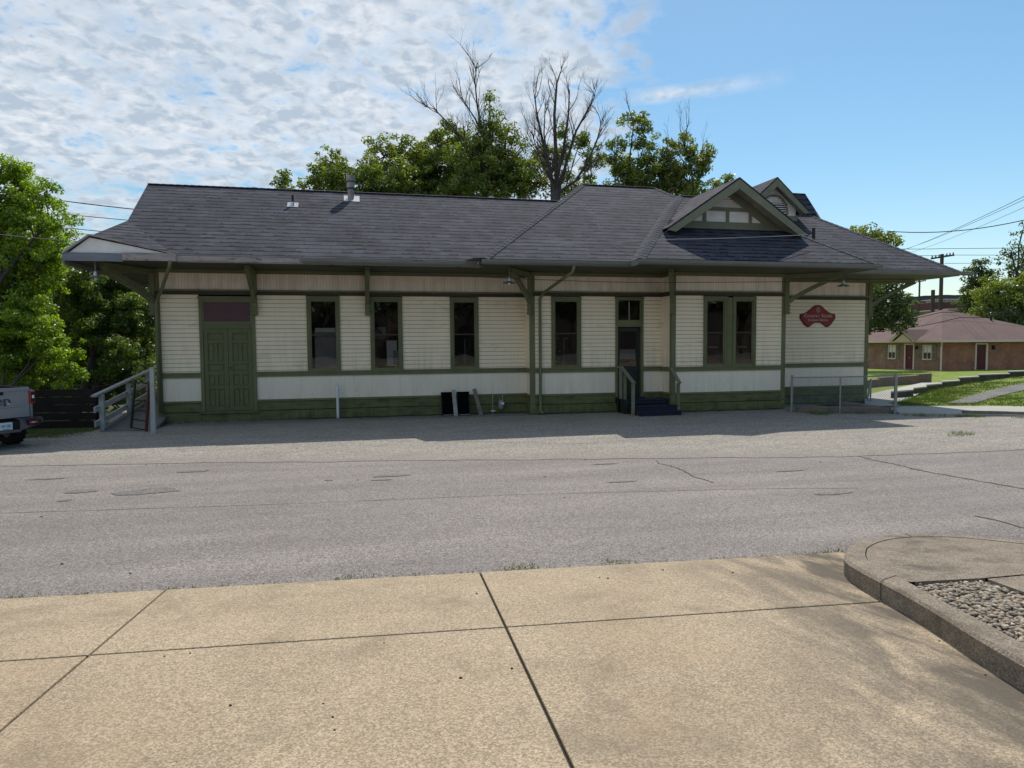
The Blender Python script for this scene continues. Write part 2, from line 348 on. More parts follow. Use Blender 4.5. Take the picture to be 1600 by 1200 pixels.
def tag(o, label=None, cat=None, group=None, kind=None):
    if label: o['label'] = label
    if cat: o['category'] = cat
    if group: o['group'] = group
    if kind: o['kind'] = kind
    return o
def thing(name, label, cat, loc=(0, 0, 0), rz=0, group=None):
    o = bpy.data.objects.new(name, None); C.objects.link(o); o.location = loc; o.rotation_euler = (0, 0, rz); o.empty_display_size = .2
    return tag(o, label, cat, group)
def bevel(o, w=.01, seg=2):
    md = o.modifiers.new('b', 'BEVEL'); md.width = w; md.segments = seg; md.limit_method = 'ANGLE'; md.angle_limit = R_(40); return o
def roof_face(mb, pts, m='shingle'):
    "face with UVs in metres: u along the eave, v up the slope"
    p = [Vector(q) for q in pts]; n = Vector((0, 0, 0))
    for i in range(len(p)): n += (p[i] - p[0]).cross(p[(i + 1) % len(p)] - p[0])
    n.normalize()
    if n.z < 0: n = -n; p = p[::-1]
    u = Vector((0, 0, 1)).cross(n)
    u = u.normalized() if u.length > 1e-5 else Vector((1, 0, 0)); v = n.cross(u)
    mb.face(p, m, [(q.dot(u), q.dot(v)) for q in p])
# ------------------------------------------------------------------ leaves and trees
def leaf_mesh(name, clumps, n, size, mname, parent, seed=0, flat=.75, jit=.5):
    """clumps: array (k,4) centre + radius; n leaves in total, each a folded leaf-sized quad pair"""
    rg = np.random.default_rng(seed); clumps = np.array(clumps, float)
    w = clumps[:, 3] ** 2.2; idx = rg.choice(len(clumps), n, p=w / w.sum())
    d = rg.normal(size=(n, 3)); d /= np.linalg.norm(d, axis=1)[:, None]
    r = clumps[idx, 3] * (rg.random(n) ** .45)
    p = clumps[idx, :3] + d * r[:, None] * np.array([1, 1, flat])
    nr = d * .7 + rg.normal(size=(n, 3)) * .7 + np.array([0, 0, .5]); nr /= np.linalg.norm(nr, axis=1)[:, None]
    t = np.cross(nr, rg.normal(size=(n, 3))); t /= np.linalg.norm(t, axis=1)[:, None]; b = np.cross(nr, t)
    sz = size * (.6 + .8 * rg.random(n))[:, None]
    v = np.stack([p - t * sz * .5, p + b * sz * .27 + nr * sz * .06, p + t * sz * .55, p - b * sz * .27 + nr * sz * .06], 1).reshape(-1, 3)
    me = bpy.data.meshes.new(name); me.vertices.add(len(v)); me.vertices.foreach_set('co', v.ravel())
    me.loops.add(4 * n); me.loops.foreach_set('vertex_index', np.arange(4 * n)); me.polygons.add(n); me.polygons.foreach_set('loop_start', np.arange(0, 4 * n, 4)); me.polygons.foreach_set('loop_total', np.full(n, 4))
    me.materials.append(MATS[mname]); me.update()
    ct = rg.random(len(clumps)); ti = np.clip(ct[idx] * .6 + rg.random(n) * .4, 0, 1)
    a = me.attributes.new('tint', 'FLOAT', 'FACE'); a.data.foreach_set('value', ti.astype(np.float32))
    me.validate(); o = bpy.data.objects.new(name, me); C.objects.link(o)
    if parent: o.parent = parent
    return o
def limb_pts(a, b, rg, sag=.12, n=5):
    a = Vector(a); b = Vector(b); d = b - a; l = d.length; out = []
    off = Vector((rg.uniform(-1, 1), rg.uniform(-1, 1), rg.uniform(-.3, .6))) * l * sag
    for i in range(n + 1):
        t = i / n; out.append(a + d * t + off * math.sin(math.pi * t) + Vector((rg.uniform(-1, 1), rg.uniform(-1, 1), rg.uniform(-1, 1))) * l * .015 * (0 < i < n))
    return out
def tree(name, label, cat, base, blobs, n, leaf=.12, m='leaf_mid', trunk=.22, group=None, seed=1, sub=9, cl=.33, bare=0, fork=.45, barkm='bark'):
    """blobs: crown masses (x, y, z, r) in world metres. Leaves sit in many small clumps through each mass, limbs run to them."""
    rg = random.Random(seed); base = Vector(base)
    root = thing(name, label, cat, base, 0, group)
    B = [(Vector(q[:3]) - base, q[3]) for q in blobs]
    top = max(B, key=lambda q: q[0].z)[0]; cen = sum((q[0] for q in B), Vector()) / len(B)
    fk = Vector((cen.x * .5, cen.y * .5, max(.8, min(q[0].z for q in B) * .55 + top.z * .1)))
    mb = MB(); mb.tube(limb_pts((0, 0, -.2), fk, rg, .04), [trunk * (1.25 - .08 * i) for i in range(6)], barkm, 8)
    cl_list = []
    for c, r in B:
        lp = limb_pts(fk, c, rg, .1); r0 = trunk * .5 * min(1, r / 1.8 + .3); mb.tube(lp, [r0 * (1 - .14 * i) for i in range(6)], barkm, 6)
        k = max(5, int(sub * r * r))
        for _ in range(k):
            d = Vector((rg.gauss(0, 1), rg.gauss(0, 1), rg.gauss(0, 1))).normalized(); rr = r * rg.uniform(.35, 1.06)
            q = c + Vector((d.x * rr, d.y * rr, d.z * rr * .85)); cl_list.append((q.x, q.y, q.z, cl * rg.uniform(.55, 1.35) * (.75 + .25 * r)))
            if rg.random() < .35: mb.tube(limb_pts(c if rg.random() < .5 else lp[4], q, rg, .12, 3), [r0 * .28, r0 * .2, r0 * .13, r0 * .06], barkm, 4)
    for _ in range(bare):
        c, r = rg.choice(B); d = Vector((rg.gauss(0, .7), rg.gauss(0, .5), rg.uniform(.4, 1.3))).normalized()
        twig(mb, c, d, r * 1.3, trunk * .16, rg, 3, barkm)
    mb.build('trunk', root, smooth=True, fix=False)
    leaf_mesh('crown', cl_list, n, leaf, m, root, seed)
    return root
def twig(mb, p, d, l, r, rg, depth, m, spread=.55):
    pts = [Vector(p)]; dd = Vector(d)
    k = 4
    for i in range(k):
        dd = (dd + Vector((rg.gauss(0, .13), rg.gauss(0, .13), rg.gauss(0.05, .09)))).normalized(); pts.append(pts[-1] + dd * l / k)
    mb.tube(pts, [r * (1 - .55 * i / k) for i in range(k + 1)], m, 5 if depth > 1 else 3, cap=False)
    if depth > 0:
        for i in range(rg.choice((3, 4, 5)) if depth < 4 else 5):
            j = rg.randint(1, k); ax = Vector((rg.gauss(0, 1), rg.gauss(0, 1), rg.gauss(0, 1))).normalized()
            nd = (dd + ax * spread * rg.uniform(.6, 1.4) + Vector((0, 0, .18))).normalized()
            twig(mb, pts[j], nd, l * rg.uniform(.4, .68), r * .48 * (1 - .08 * j), rg, depth - 1, m, spread)
# ------------------------------------------------------------------ ground
def sheet(name, pts, z, m, kind='structure', uvscale=None):
    mb = MB(); mb.face([(p[0], p[1], z if len(p) < 3 else p[2]) for p in pts], m); o = mb.build(name, fix=False)
    if o.data.polygons[0].normal.z < 0: o.data.flip_normals()
    return tag(o, kind=kind)
sheet('ground', [(-700, -300), (900, -300), (900, 1200), (-700, 1200)], -.42, 'dirt')
# u>0 on the concrete apron (towards the photographer)
def uu(x, y): return 6.06 - .083 * x - y
def za(x, y): u = uu(x, y); return .04 + .075 * min(max(u, 0), 11)
A0, A1 = -30, 30
sheet('asphalt_lot', [(-60, 6.06 + .083 * 60 - .3), (60, 6.06 - .083 * 60 - .3), (60, 12), (26, 12.4), (15.1, 16.0), (14.9, 26), (-7.6, 26), (-7.4, 18.3), (-9.2, 17.2), (-60, 17.2)], 0, 'asphalt')
ge = [(-60, 19.5), (-6.21, 13.72), (-4.3, 13.42), (-2.36, 13.05), (-.5, 12.62), (1.61, 12.23), (3.4, 11.8), (5.04, 11.48), (7.1, 11.0), (8.93, 10.6), (12.53, 10.44), (20, 9.8)]
gg = []
rg = random.Random(3)
for (a, b) in zip(ge, ge[1:]):
    k = max(2, int((b[0] - a[0]) / .35)) if a[0] > -10 else 40
    for i in range(k):
        t = i / k; gg.append((a[0] + (b[0] - a[0]) * t, a[1] + (b[1] - a[1]) * t + rg.uniform(-.05, .05)))
gg.append((20, 9.8))
gs = sheet('gravel_verge', [p for p in gg if p[0] > -9] + [(26, 9.6), (26, 12.3), (15.3, 15.8), (14.9, 19.4), (-6.9, 19.4), (-7.5, 17.6), (-9, 17.0)], .006, 'gravel')
def ribbon(mb, pts, w, z, m, rg, step=.25, wob=.03):
    P = []
    for a, b in zip(pts, pts[1:]):
        a = Vector(a); b = Vector(b); k = max(1, int((b - a).length / step))
        for i in range(k): P.append(a + (b - a) * i / k)
    P.append(Vector(pts[-1])); q = []
    for i, p in enumerate(P):
        d = (P[min(i + 1, len(P) - 1)] - P[max(i - 1, 0)]).normalized(); nn = Vector((-d.y, d.x)) ; ww = w * rg.uniform(.35, 1.2); o = rg.uniform(-wob, wob)
        q.append((p + nn * (o + ww / 2), p + nn * (o - ww / 2)))
    for (a, b), (c, d) in zip(q, q[1:]): mb.face([(a.x, a.y, z), (b.x, b.y, z), (d.x, d.y, z), (c.x, c.y, z)], m)
lot = bpy.data.objects['asphalt_lot']
mb = MB()
ribbon(mb, [(5.22, 11.2), (5.15, 10.9), (5.26, 10.31), (5.15, 9.7), (5.21, 9.16)], .03, .005, 'crack', rg, .12)
ribbon(mb, [(9.01, 10.75), (8.9, 10.2), (8.97, 9.7), (8.9, 9.2), (9.02, 8.63), (9.1, 8.1), (9.2, 7.5)], .04, .005, 'crack', rg, .12)
ribbon(mb, [(-8, 10.1), (-4.46, 9.8), (-1.33, 9.43), (2.09, 9.15), (5.29, 8.68), (7, 8.3)], .014, .005, 'crack', rg, .3, .01)
ribbon(mb, [(7.2, 6.6), (7.3, 6.2), (7.25, 5.8), (7.4, 5.2)], .03, .005, 'crack', rg, .12)
mb.build('crack', lot, fix=False)
mb = MB()
def splat(mb, cx, cy, rx, ry, z, m, rg):
    k = 22; ph = [rg.uniform(0, 6) for _ in range(4)]
    mb.face([(cx + rx * math.cos(t) * (1 + .18 * math.sin(3 * t + ph[0]) + .12 * math.sin(7 * t + ph[1])), cy + ry * math.sin(t) * (1 + .2 * math.sin(2 * t + ph[2]) + .1 * math.sin(9 * t + ph[3])), z) for t in [2 * math.pi * i / k for i in range(k)]], m)
for cx, cy, rx, ry in ((-3.0, 10.75, .42, .22), (-3.95, 11.0, .20, .13), (-3.95, 10.4, .08, .08), (-2.7, 12.3, .25, .1), (-.45, 10.9, .06, .06), (.5, 11.0, .28, .08), (.35, 10.7, .16, .05), (6.4, 8.07, .3, .05), (3.9, 9.6, .25, .04), (6.9, 9.7, .3, .03), (4.2, 11.1, .25, .03), (-4.9, 12.2, .3, .05)):
    splat(mb, cx, cy, rx, ry, .007, 'stain', rg)
mb.build('oil_stain', lot, fix=False)
# dark pebbles and droppings scattered on the lot
mb = MB()
for i in range(45):
    x = rg.uniform(-6, 12); y = rg.uniform(6.6, 17); s = rg.uniform(.006, .018)
    mb.hexa([(x - s, y - s * .7, .004), (x + s, y - s, .004), (x + s * .8, y + s, .004), (x - s, y + s * .8, .004), (x - s * .5, y - s * .5, s), (x + s * .5, y - s * .4, s * .8), (x + s * .4, y + s * .5, s), (x - s * .6, y + s * .5, s * .9)], 'foundation')
for px, py in ((257, 1026), (297, 1021), (937, 903), (950, 904), (1036, 891), (1145, 895), (360, 1103), (505, 1100), (520, 1121), (523, 1141), (800, 1045), (1440, 962), (1468, 1002), (1540, 1055), (1500, 1010), (600, 1005), (745, 928), (720, 1060)):
    p = at(px, py, 1) - EYE; k_ = min((5, 4.5, 4, 3.5, 3), key=lambda q: 0); lo_, hi_ = 1.0, 9.0
    for _ in range(30):
        m_ = (lo_ + hi_) / 2; q = EYE + p * m_
        if q.z > za(q.x, q.y): lo_ = m_
        else: hi_ = m_
    x, y = q.x, q.y; z = za(x, y); s = rg.uniform(.005, .010); mb.hexa([(x - s, y - s * .7, z), (x + s, y - s, z), (x + s * .8, y + s, z), (x - s, y + s * .8, z), (x - s * .5, y - s * .5, z + s), (x + s * .5, y - s * .4, z + s * .8), (x + s * .4, y + s * .5, z + s), (x - s * .6, y + s * .5, z + s * .9)], 'joint')
tag(mb.build('loose_stones', fix=False), 'small loose dark stones scattered over asphalt and concrete', 'stones', kind='stuff')
# concrete apron: separate slabs with open joints over a dark bed
mb = MB()
xs = [-40, -7.7, -4.65, ('J0'), ('J1'), 4.6 + 3, 12, 40]
def J0(y): return -1.62 + (y - 6.07) * (.12 / 2.35)
def J1(y): return 1.06 + (y - 6.0) * (.19 / 3.32)
vl = [lambda y: -40, lambda y: -7.2, lambda y: -4.4 + (y - 6) * .05, J0, J1, lambda y: 3.9 + (y - 6) * .06 if False else 40]
ul = [0, 1.5, 4.4, 7.3, 10.2, 13]
def ypt(x, u): return 6.06 - .083 * x - u
g = .009
def corner(fx, u, sx):
    x = 0
    y = 6
    for _ in range(6): x = fx(y); x = max(-40, min(40, x)); y = ypt(x, u)
    return x + sx * g, y
for i in range(len(vl) - 1):
    for j in range(len(ul) - 1):
        a = corner(vl[i], ul[j] + g, 1); b = corner(vl[i + 1], ul[j] + g, -1); c = corner(vl[i + 1], ul[j + 1] - g, -1); d = corner(vl[i], ul[j + 1] - g, 1)
        q = [(p[0], p[1], za(*p)) for p in (a, b, c, d)]
        mb.hexa([(x, y, z - .12) for x, y, z in q] + q, 'concrete')
apron = tag(mb.build('concrete_apron'), kind='structure'); bevel(apron, .006, 2)
mb = MB()
qd = [(-40, ypt(-40, -.02)), (40, ypt(40, -.02)), (40, ypt(40, 11)), (-40, ypt(-40, 11))]
mb.face([(x, y, za(x, y) - .02) for x, y in qd], 'joint')
mb.build('joint_filler', apron, fix=False)
sheet('rear_pavement', [(-60, ypt(-60, 13), .865), (60, ypt(60, 13), .865), (60, -60, .865), (-60, -60, .865)], 0, 'path_asphalt')
# kerbed island with a pebble bed
OUT = [(3.05, 1.6), (3.22, 2.3), (3.37, 2.77), (3.5, 3.19), (3.69, 3.75), (3.80, 4.15), (3.89, 4.52), (4.02, 4.89), (4.24, 5.16), (4.49, 5.38), (4.83, 5.56), (5.2, 5.62), (5.46, 5.57), (5.74, 5.41), (6.07, 5.03), (6.5, 4.5), (7.2, 3.4), (8, 1.6)]
INN = [(3.28, 1.6), (3.46, 2.3), (3.59, 2.85), (3.70, 3.22), (3.86, 3.78), (4.0, 4.22), (4.12, 4.61), (4.21, 4.86), (4.38, 5.08), (4.56, 5.25), (4.84, 5.41), (5.15, 5.48), (5.42, 5.43), (5.67, 5.30), (5.95, 4.93), (6.35, 4.4), (7.0, 3.3), (7.8, 1.6)]
def zk(x, y): return za(x, y) + .15
def dense(P, k=3):
    out = []
    for i in range(len(P) - 1):
        p0 = Vector(P[max(i - 1, 0)]); p1 = Vector(P[i]); p2 = Vector(P[i + 1]); p3 = Vector(P[min(i + 2, len(P) - 1)])
        for j in range(k):
            t = j / k; q = .5 * ((2 * p1) + (p2 - p0) * t + (2 * p0 - 5 * p1 + 4 * p2 - p3) * t * t + (3 * p1 - p0 - 3 * p2 + p3) * t ** 3); out.append((q.x, q.y))
    out.append(tuple(P[-1])); return out
OD, ID = dense(OUT), dense(INN)
mb = MB()
for (a, b, c, d) in zip(OD, OD[1:], ID, ID[1:]):
    lerp = lambda p, q, t: (p[0] + (q[0] - p[0]) * t, p[1] + (q[1] - p[1]) * t)
    a2, b2 = lerp(a, c, .12), lerp(b, d, .12)
    bot = lambda p: (p[0], p[1], min(0, 0) - .05 if uu(*p) < 0 else za(*p) - .05)
    T = lambda p, h=0: (p[0], p[1], zk(*p) + h)
    mb.face([bot(a), bot(b), T(b, -.02), T(a, -.02)], 'kerb'); mb.face([T(a, -.02), T(b, -.02), T(b2), T(a2)], 'kerb')
    mb.face([T(a2), T(b2), T(d), T(c)], 'kerb'); mb.face([T(c), T(d), T(d, -.1), T(c, -.1)], 'kerb')
kerb = tag(mb.build('kerb'), kind='structure')
mb = MB()
for i in [k for k, q in enumerate(OD) if k in (min(range(20), key=lambda j: abs(OD[j][1] - 4.22)), min(range(20), key=lambda j: abs(OD[j][1] - 2.4)), 34)]:
    a, c = Vector(OD[i]), Vector(ID[i]); t_ = (Vector(OD[i + 1]) - a).normalized() * .004; o_ = (a - c).normalized() * .003
    mb.face([(a.x - t_.x, a.y - t_.y, zk(*a) + .003), (a.x + t_.x, a.y + t_.y, zk(*a) + .003), (c.x + t_.x, c.y + t_.y, zk(*c) + .003), (c.x - t_.x, c.y - t_.y, zk(*c) + .003)], 'joint')
    mb.face([(a.x - t_.x + o_.x, a.y - t_.y + o_.y, zk(*a) - .005), (a.x + t_.x + o_.x, a.y + t_.y + o_.y, zk(*a) - .005), (a.x + t_.x + o_.x, a.y + t_.y + o_.y, zk(*a) - .15), (a.x - t_.x + o_.x, a.y - t_.y + o_.y, zk(*a) - .15)], 'joint')
mb.build('kerb_joint', kerb, fix=False)
bedL = [p for p in ID if p[1] <= 4.2 and p[0] < 4.5]
bi = len(bedL)
mb = MB(); inner = []
for i, p in enumerate(ID[bi - 1:]):
    cx, cy = 5.5, 4.2; d = Vector((cx - p[0], cy - p[1])).normalized() * .008; inner.append((p[0] + d.x, p[1] + d.y))
cut = [p for p in inner if p[1] >= 4.195]
poly = cut + [(7.2, 3.7), (6.6, 4.12), (4.62, 4.13), (4.03, 4.195)]
mb.face([(x, y, zk(x, y) - .004) for x, y in poly if y >= 4.1], 'kerb')
mb.face([(4.62, 4.12, zk(4.62, 4.12) - .1), (4.05, 4.19, zk(4.05, 4.19) - .1), (4.05, 4.19, zk(4.05, 4.19) - .004), (4.62, 4.12, zk(4.62, 4.12) - .004)], 'kerb')
mb.face([(x, y, zk(x, y) - .006) for x, y in ((4.625, 4.11), (6.6, 4.09), (7.3, 3.0), (7.0, 1.6), (4.45, 1.6), (4.50, 3.4))], 'kerb')
mb.face([(4.62, 4.1, zk(4.62, 4.1) - .1), (4.62, 4.1, zk(4.62, 4.1) - .006), (4.50, 3.4, zk(4.5, 3.4) - .006), (4.50, 3.4, zk(4.5, 3.4) - .1)], 'kerb')
mb.face([(4.5, 3.4, zk(4.5, 3.4) - .1), (4.5, 3.4, zk(4.5, 3.4) - .006), (4.45, 1.6, zk(4.45, 1.6) - .006), (4.45, 1.6, zk(4.45, 1.6) - .1)], 'kerb')
isl = tag(mb.build('island_paving', fix=False), kind='structure')
mb = MB(); mb.face([(x, y, zk(x, y) - .055) for x, y in ((3.2, 1.6), (3.55, 2.9), (3.8, 3.8), (4.0, 4.26), (4.7, 4.15), (4.6, 1.6))], 'joint'); tag(mb.build('pebble_bed_base', fix=False), kind='structure')
def weather(name, zc, dz, col, amt):
    t = MATS[name].node_tree; b = t.nodes['Principled BSDF']; src = b.inputs['Base Color'].links[0].from_socket
    g_ = N(t, 'ShaderNodeNewGeometry'); sp = N(t, 'ShaderNodeSeparateXYZ'); L(t, g_.outputs['Position'], sp.inputs[0])
    mp = N(t, 'ShaderNodeMapping'); mp.inputs['Scale'].default_value = (3.5, 3.5, .35); L(t, g_.outputs['Position'], mp.inputs[0])
    n = N(t, 'ShaderNodeTexNoise', inp={'Scale': 1.6, 'Detail': 7, 'Roughness': .65}); L(t, mp.outputs[0], n.inputs[0])
    h = N(t, 'ShaderNodeMapRange', inp={1: zc, 2: zc + dz, 3: 1.0, 4: .25}); L(t, sp.outputs[2], h.inputs[0])
    f = math_(t, 'MULTIPLY', math_(t, 'MULTIPLY', ramp(t, n.outputs[0], [(.46, 0.0), (.72, 1.0)]), h.outputs[0]), amt)
    L(t, mix(t, f, src, col), b.inputs['Base Color'])
weather('siding', 1.38, .8, (.42, .38, .27), .55); weather('panelboard', .57, .5, (.45, .42, .33), .45); weather('skirt', .0, .4, (.04, .045, .03), .9); weather('frieze', 3.6, .6, (.45, .38, .30), .6)
def blend_edge():
    t = MATS['gravel'].node_tree; b = t.nodes['Principled BSDF']; src = b.inputs['Base Color'].links[0].from_socket
    tcn = N(t, 'ShaderNodeTexCoord'); sp = N(t, 'ShaderNodeSeparateXYZ'); L(t, tcn.outputs['Object'], sp.inputs[0])
    n = N(t, 'ShaderNodeTexNoise', inp={'Scale': 1.6, 'Detail': 7, 'Roughness': .65}); L(t, tcn.outputs['Object'], n.inputs[0])
    d = math_(t, 'ADD', math_(t, 'ADD', sp.outputs[1], math_(t, 'MULTIPLY', sp.outputs[0], .215)), -12.35)
    d = math_(t, 'ADD', d, math_(t, 'MULTIPLY', math_(t, 'SUBTRACT', n.outputs[0], .5), 2.6))
    m_ = N(t, 'ShaderNodeMapRange', inp={1: -.3, 2: 1.3, 3: 1.0, 4: 0.0}); L(t, d, m_.inputs[0])
    v = N(t, 'ShaderNodeTexVoronoi', inp={'Scale': 75.0}); L(t, tcn.outputs['Object'], v.inputs[0]); sc = N(t, 'ShaderNodeSeparateColor'); L(t, v.outputs['Color'], sc.inputs[0])
    ac = mix(t, 1.0, (.225, .203, .183), ramp(t, sc.outputs[0], [(0, .52), (.55, 1.0), (1, 1.5)]), 'MULTIPLY')
    L(t, mix(t, m_.outputs[0], src, ac), b.inputs['Base Color'])
blend_edge()
def wheelpaths():
    t = MATS['asphalt'].node_tree; b = t.nodes['Principled BSDF']; src = b.inputs['Base Color'].links[0].from_socket
    tcn = N(t, 'ShaderNodeTexCoord'); mp = N(t, 'ShaderNodeMapping'); mp.inputs['Rotation'].default_value = (0, 0, R_(9)); mp.inputs['Scale'].default_value = (.10, .9, 1); L(t, tcn.outputs['Object'], mp.inputs[0])
    n = N(t, 'ShaderNodeTexNoise', inp={'Scale': 1.6, 'Detail': 5, 'Roughness': .55}); L(t, mp.outputs[0], n.inputs[0])
    c = mix(t, 1.0, src, ramp(t, n.outputs[0], [(.32, .84), (.68, 1.13)]), 'MULTIPLY')
    n2 = N(t, 'ShaderNodeTexNoise', inp={'Scale': 2.3, 'Detail': 8, 'Roughness': .7}); L(t, tcn.outputs['Object'], n2.inputs[0])
    c = mix(t, ramp(t, n2.outputs[0], [(.62, 0.0), (.74, .5)]), c, (.125, .112, .10)); L(t, c, b.inputs['Base Color'])
wheelpaths()
def slabstain():
    t = MATS['concrete'].node_tree; b = t.nodes['Principled BSDF']; src = b.inputs['Base Color'].links[0].from_socket
    tcn = N(t, 'ShaderNodeTexCoord'); mp = N(t, 'ShaderNodeMapping'); mp.inputs['Rotation'].default_value = (0, 0, R_(-14)); mp.inputs['Scale'].default_value = (1.6, .5, 1); L(t, tcn.outputs['Object'], mp.inputs[0])
    n = N(t, 'ShaderNodeTexNoise', inp={'Scale': 2.4, 'Detail': 7, 'Roughness': .62, 'Distortion': .5}); L(t, mp.outputs[0], n.inputs[0])
    sp = N(t, 'ShaderNodeSeparateXYZ'); L(t, tcn.outputs['Object'], sp.inputs[0])
    d = math_(t, 'ADD', sp.outputs[0], math_(t, 'MULTIPLY', sp.outputs[1], -.33))
    band = N(t, 'ShaderNodeMapRange', inp={1: .9, 2: 2.3, 3: 0.0, 4: 1.0}); L(t, d, band.inputs[0])
    bnd2 = N(t, 'ShaderNodeMapRange', inp={1: 2.7, 2: 3.6, 3: 1.0, 4: .25}); L(t, d, bnd2.inputs[0])
    f = math_(t, 'MULTIPLY', ramp(t, n.outputs[0], [(.36, 0.0), (.56, .92)]), math_(t, 'MULTIPLY', band.outputs[0], bnd2.outputs[0]))
    n4 = N(t, 'ShaderNodeTexNoise', inp={'Scale': .8, 'Detail': 4, 'Roughness': .6}); L(t, tcn.outputs['Object'], n4.inputs[0])
    src = mix(t, ramp(t, n4.outputs[0], [(.54, 0.0), (.72, .35)]), src, (.37, .26, .16))
    L(t, mix(t, f, src, (.075, .064, .050)), b.inputs['Base Color'])
slabstain()
MATS['pebble'] = None
def pebblemat():
    m = bpy.data.materials.new('pebble'); m.use_nodes = True; t = m.node_tree; b = t.nodes['Principled BSDF']; b.inputs['Roughness'].default_value = .7
    a = N(t, 'ShaderNodeAttribute', attribute_name='tint'); c = ramp(t, a.outputs['Fac'], [(0, (.08, .065, .05)), (.35, (.19, .155, .115)), (.6, (.28, .235, .18)), (.8, (.26, .18, .10)), (1, (.46, .41, .34))])
    n = N(t, 'ShaderNodeTexNoise', inp={'Scale': 60.0}); L(t, mix(t, 1.0, c, ramp(t, n.outputs[0], [(.3, .8), (.7, 1.1)]), 'MULTIPLY'), b.inputs['Base Color']); MATS['pebble'] = m
pebblemat()
def pebbles():
    bm = bmesh.new(); bmesh.ops.create_icosphere(bm, subdivisions=2, radius=1); V = np.array([v.co[:] for v in bm.verts]); Fc = np.array([[v.index for v in f.verts] for f in bm.faces]); bm.free()
    r = np.random.default_rng(5); vs = []; fs = []; ti = []; k = 0
    def inside(x, y):
        xl = np.interp(y, [p[1] for p in sorted(bedL, key=lambda q: q[1])], [p[0] for p in sorted(bedL, key=lambda q: q[1])])
        xr = np.interp(y, [1.6, 3.4, 4.12], [4.45, 4.5, 4.62]); return xl + .02 < x < xr - .015
    tries = 0
    while k < 7000 and tries < 40000:
        tries += 1; x = r.uniform(3.3, 4.64); y = r.uniform(1.7, 4.16)
        if not inside(x, y): continue
        s = r.uniform(.009, .019); sc = np.array([s * r.uniform(1, 1.7), s, s * r.uniform(.5, .8)])
        a = r.uniform(0, 6.28); tl = r.normal(0, .35); v = V * sc * (1 + .08 * np.sin(V[:, [1, 2, 0]] * 3 + a))
        ca, sa = math.cos(a), math.sin(a); ct, sn = math.cos(tl), math.sin(tl)
        v = v @ np.array([[1, 0, 0], [0, ct, -sn], [0, sn, ct]]).T @ np.array([[ca, -sa, 0], [sa, ca, 0], [0, 0, 1]]).T
        v += np.array([x, y, zk(x, y) - .05 + r.uniform(0, .03)]); vs.append(v); fs.append(Fc + k * len(V)); ti += [r.random()] * len(Fc); k += 1
    v = np.concatenate(vs); f = np.concatenate(fs); me = bpy.data.meshes.new('river_pebbles'); me.from_pydata(v.tolist(), [], f.tolist()); me.materials.append(MATS['pebble'])
    a = me.attributes.new('tint', 'FLOAT', 'FACE'); a.data.foreach_set('value', np.array(ti, np.float32)); me.polygons.foreach_set('use_smooth', [True] * len(me.polygons))
    o = bpy.data.objects.new('river_pebbles', me); C.objects.link(o); tag(o, 'mixed pale river pebbles filling the bed beside the kerb', 'pebbles', kind='stuff')
pebbles()
# grass tufts
def blades(name, pts, label, m='grass_blade', h=.05, per=40, spread=.12, seed=2, w=.004):
    r = np.random.default_rng(seed); vs = []; ti = []
    for (x, y, z, sc) in pts:
        for i in range(int(per * sc)):
            bx = x + r.normal(0, spread * sc); by = y + r.normal(0, .03 + spread * .3 * sc); a = r.uniform(0, 6.28); hh = h * r.uniform(.4, 1.2); l = r.normal(0, .5, 2) * hh
            dx_, dy_ = math.cos(a) * w, math.sin(a) * w
            vs += [(bx - dx_, by - dy_, z), (bx + dx_, by + dy_, z), (bx + l[0], by + l[1], z + hh)]; ti.append(r.random())
    me = bpy.data.meshes.new(name); me.from_pydata(vs, [], [(i, i + 1, i + 2) for i in range(0, len(vs), 3)]); me.materials.append(MATS[m])
    a = me.attributes.new('tint', 'FLOAT', 'FACE'); a.data.foreach_set('value', np.array(ti, np.float32))
    o = bpy.data.objects.new(name, me); C.objects.link(o); return tag(o, label, 'grass', kind='stuff')
tp = []
rg = random.Random(11)
for px, py, s in ((560, 902, 1), (545, 904, .7), (800, 887, 1), (815, 886, .8), (830, 885, .6), (970, 877, .7), (955, 877, .6), (1303, 863, 1), (1312, 861, .8), (50, 934, .6), (650, 897, .4), (740, 894, .3), (20, 935, .5)):
    p = on_z(px, py, .03); tp.append((p.x, p.y, .02, s))
for i in range(60):
    x = rg.uniform(-3, 4.5); tp.append((x, ypt(x, -.02), .02, rg.uniform(.05, .2)))
blades('kerb_weeds', tp, 'thin grass tufts growing in the joint between asphalt and concrete', h=.03, per=70, spread=.10)
tp = [(rg.uniform(-5, 14), rg.uniform(18.5, 19.5), .0, rg.uniform(.1, .3)) for i in range(30)]
tp = []
for i in range(70):
    x = rg.uniform(-5.2, 13); yb = 20.2 if x < 5.1 else (19.5 if x < 9.3 else 18.85); tp.append((x, yb - .08, 0, rg.uniform(.05, .35)))
for i in range(60): tp.append((rg.uniform(12.9, 15.2), rg.uniform(16.9, 18.2), 0, rg.uniform(.4, 1)))
for i in range(40):
    x = rg.uniform(14.8, 22); tp.append((x, 16.2 - (x - 15.2) * .55 + rg.uniform(-.25, .1), 0, rg.uniform(.3, 1)))
for px, py in ((1500, 678), (1510, 680), (1495, 681)): p = on_z(px, py); tp.append((p.x, p.y, 0, .9))
tpc = []
for i in range(14): x = 5.2 + rg.uniform(-.03, .03); tpc.append((x, rg.uniform(9.2, 11.2), 0, .12))
for i in range(26): tpc.append((8.97 + rg.uniform(-.04, .04), rg.uniform(7.6, 10.7), 0, .14))
for i in range(12): tpc.append((rg.uniform(-4, -2.5), 13.2 + rg.uniform(-.03, .03), 0, .2))
blades('crack_weeds', tpc, 'tiny weeds growing in the cracks of the asphalt', h=.022, per=40, spread=.10, w=.004, seed=8)
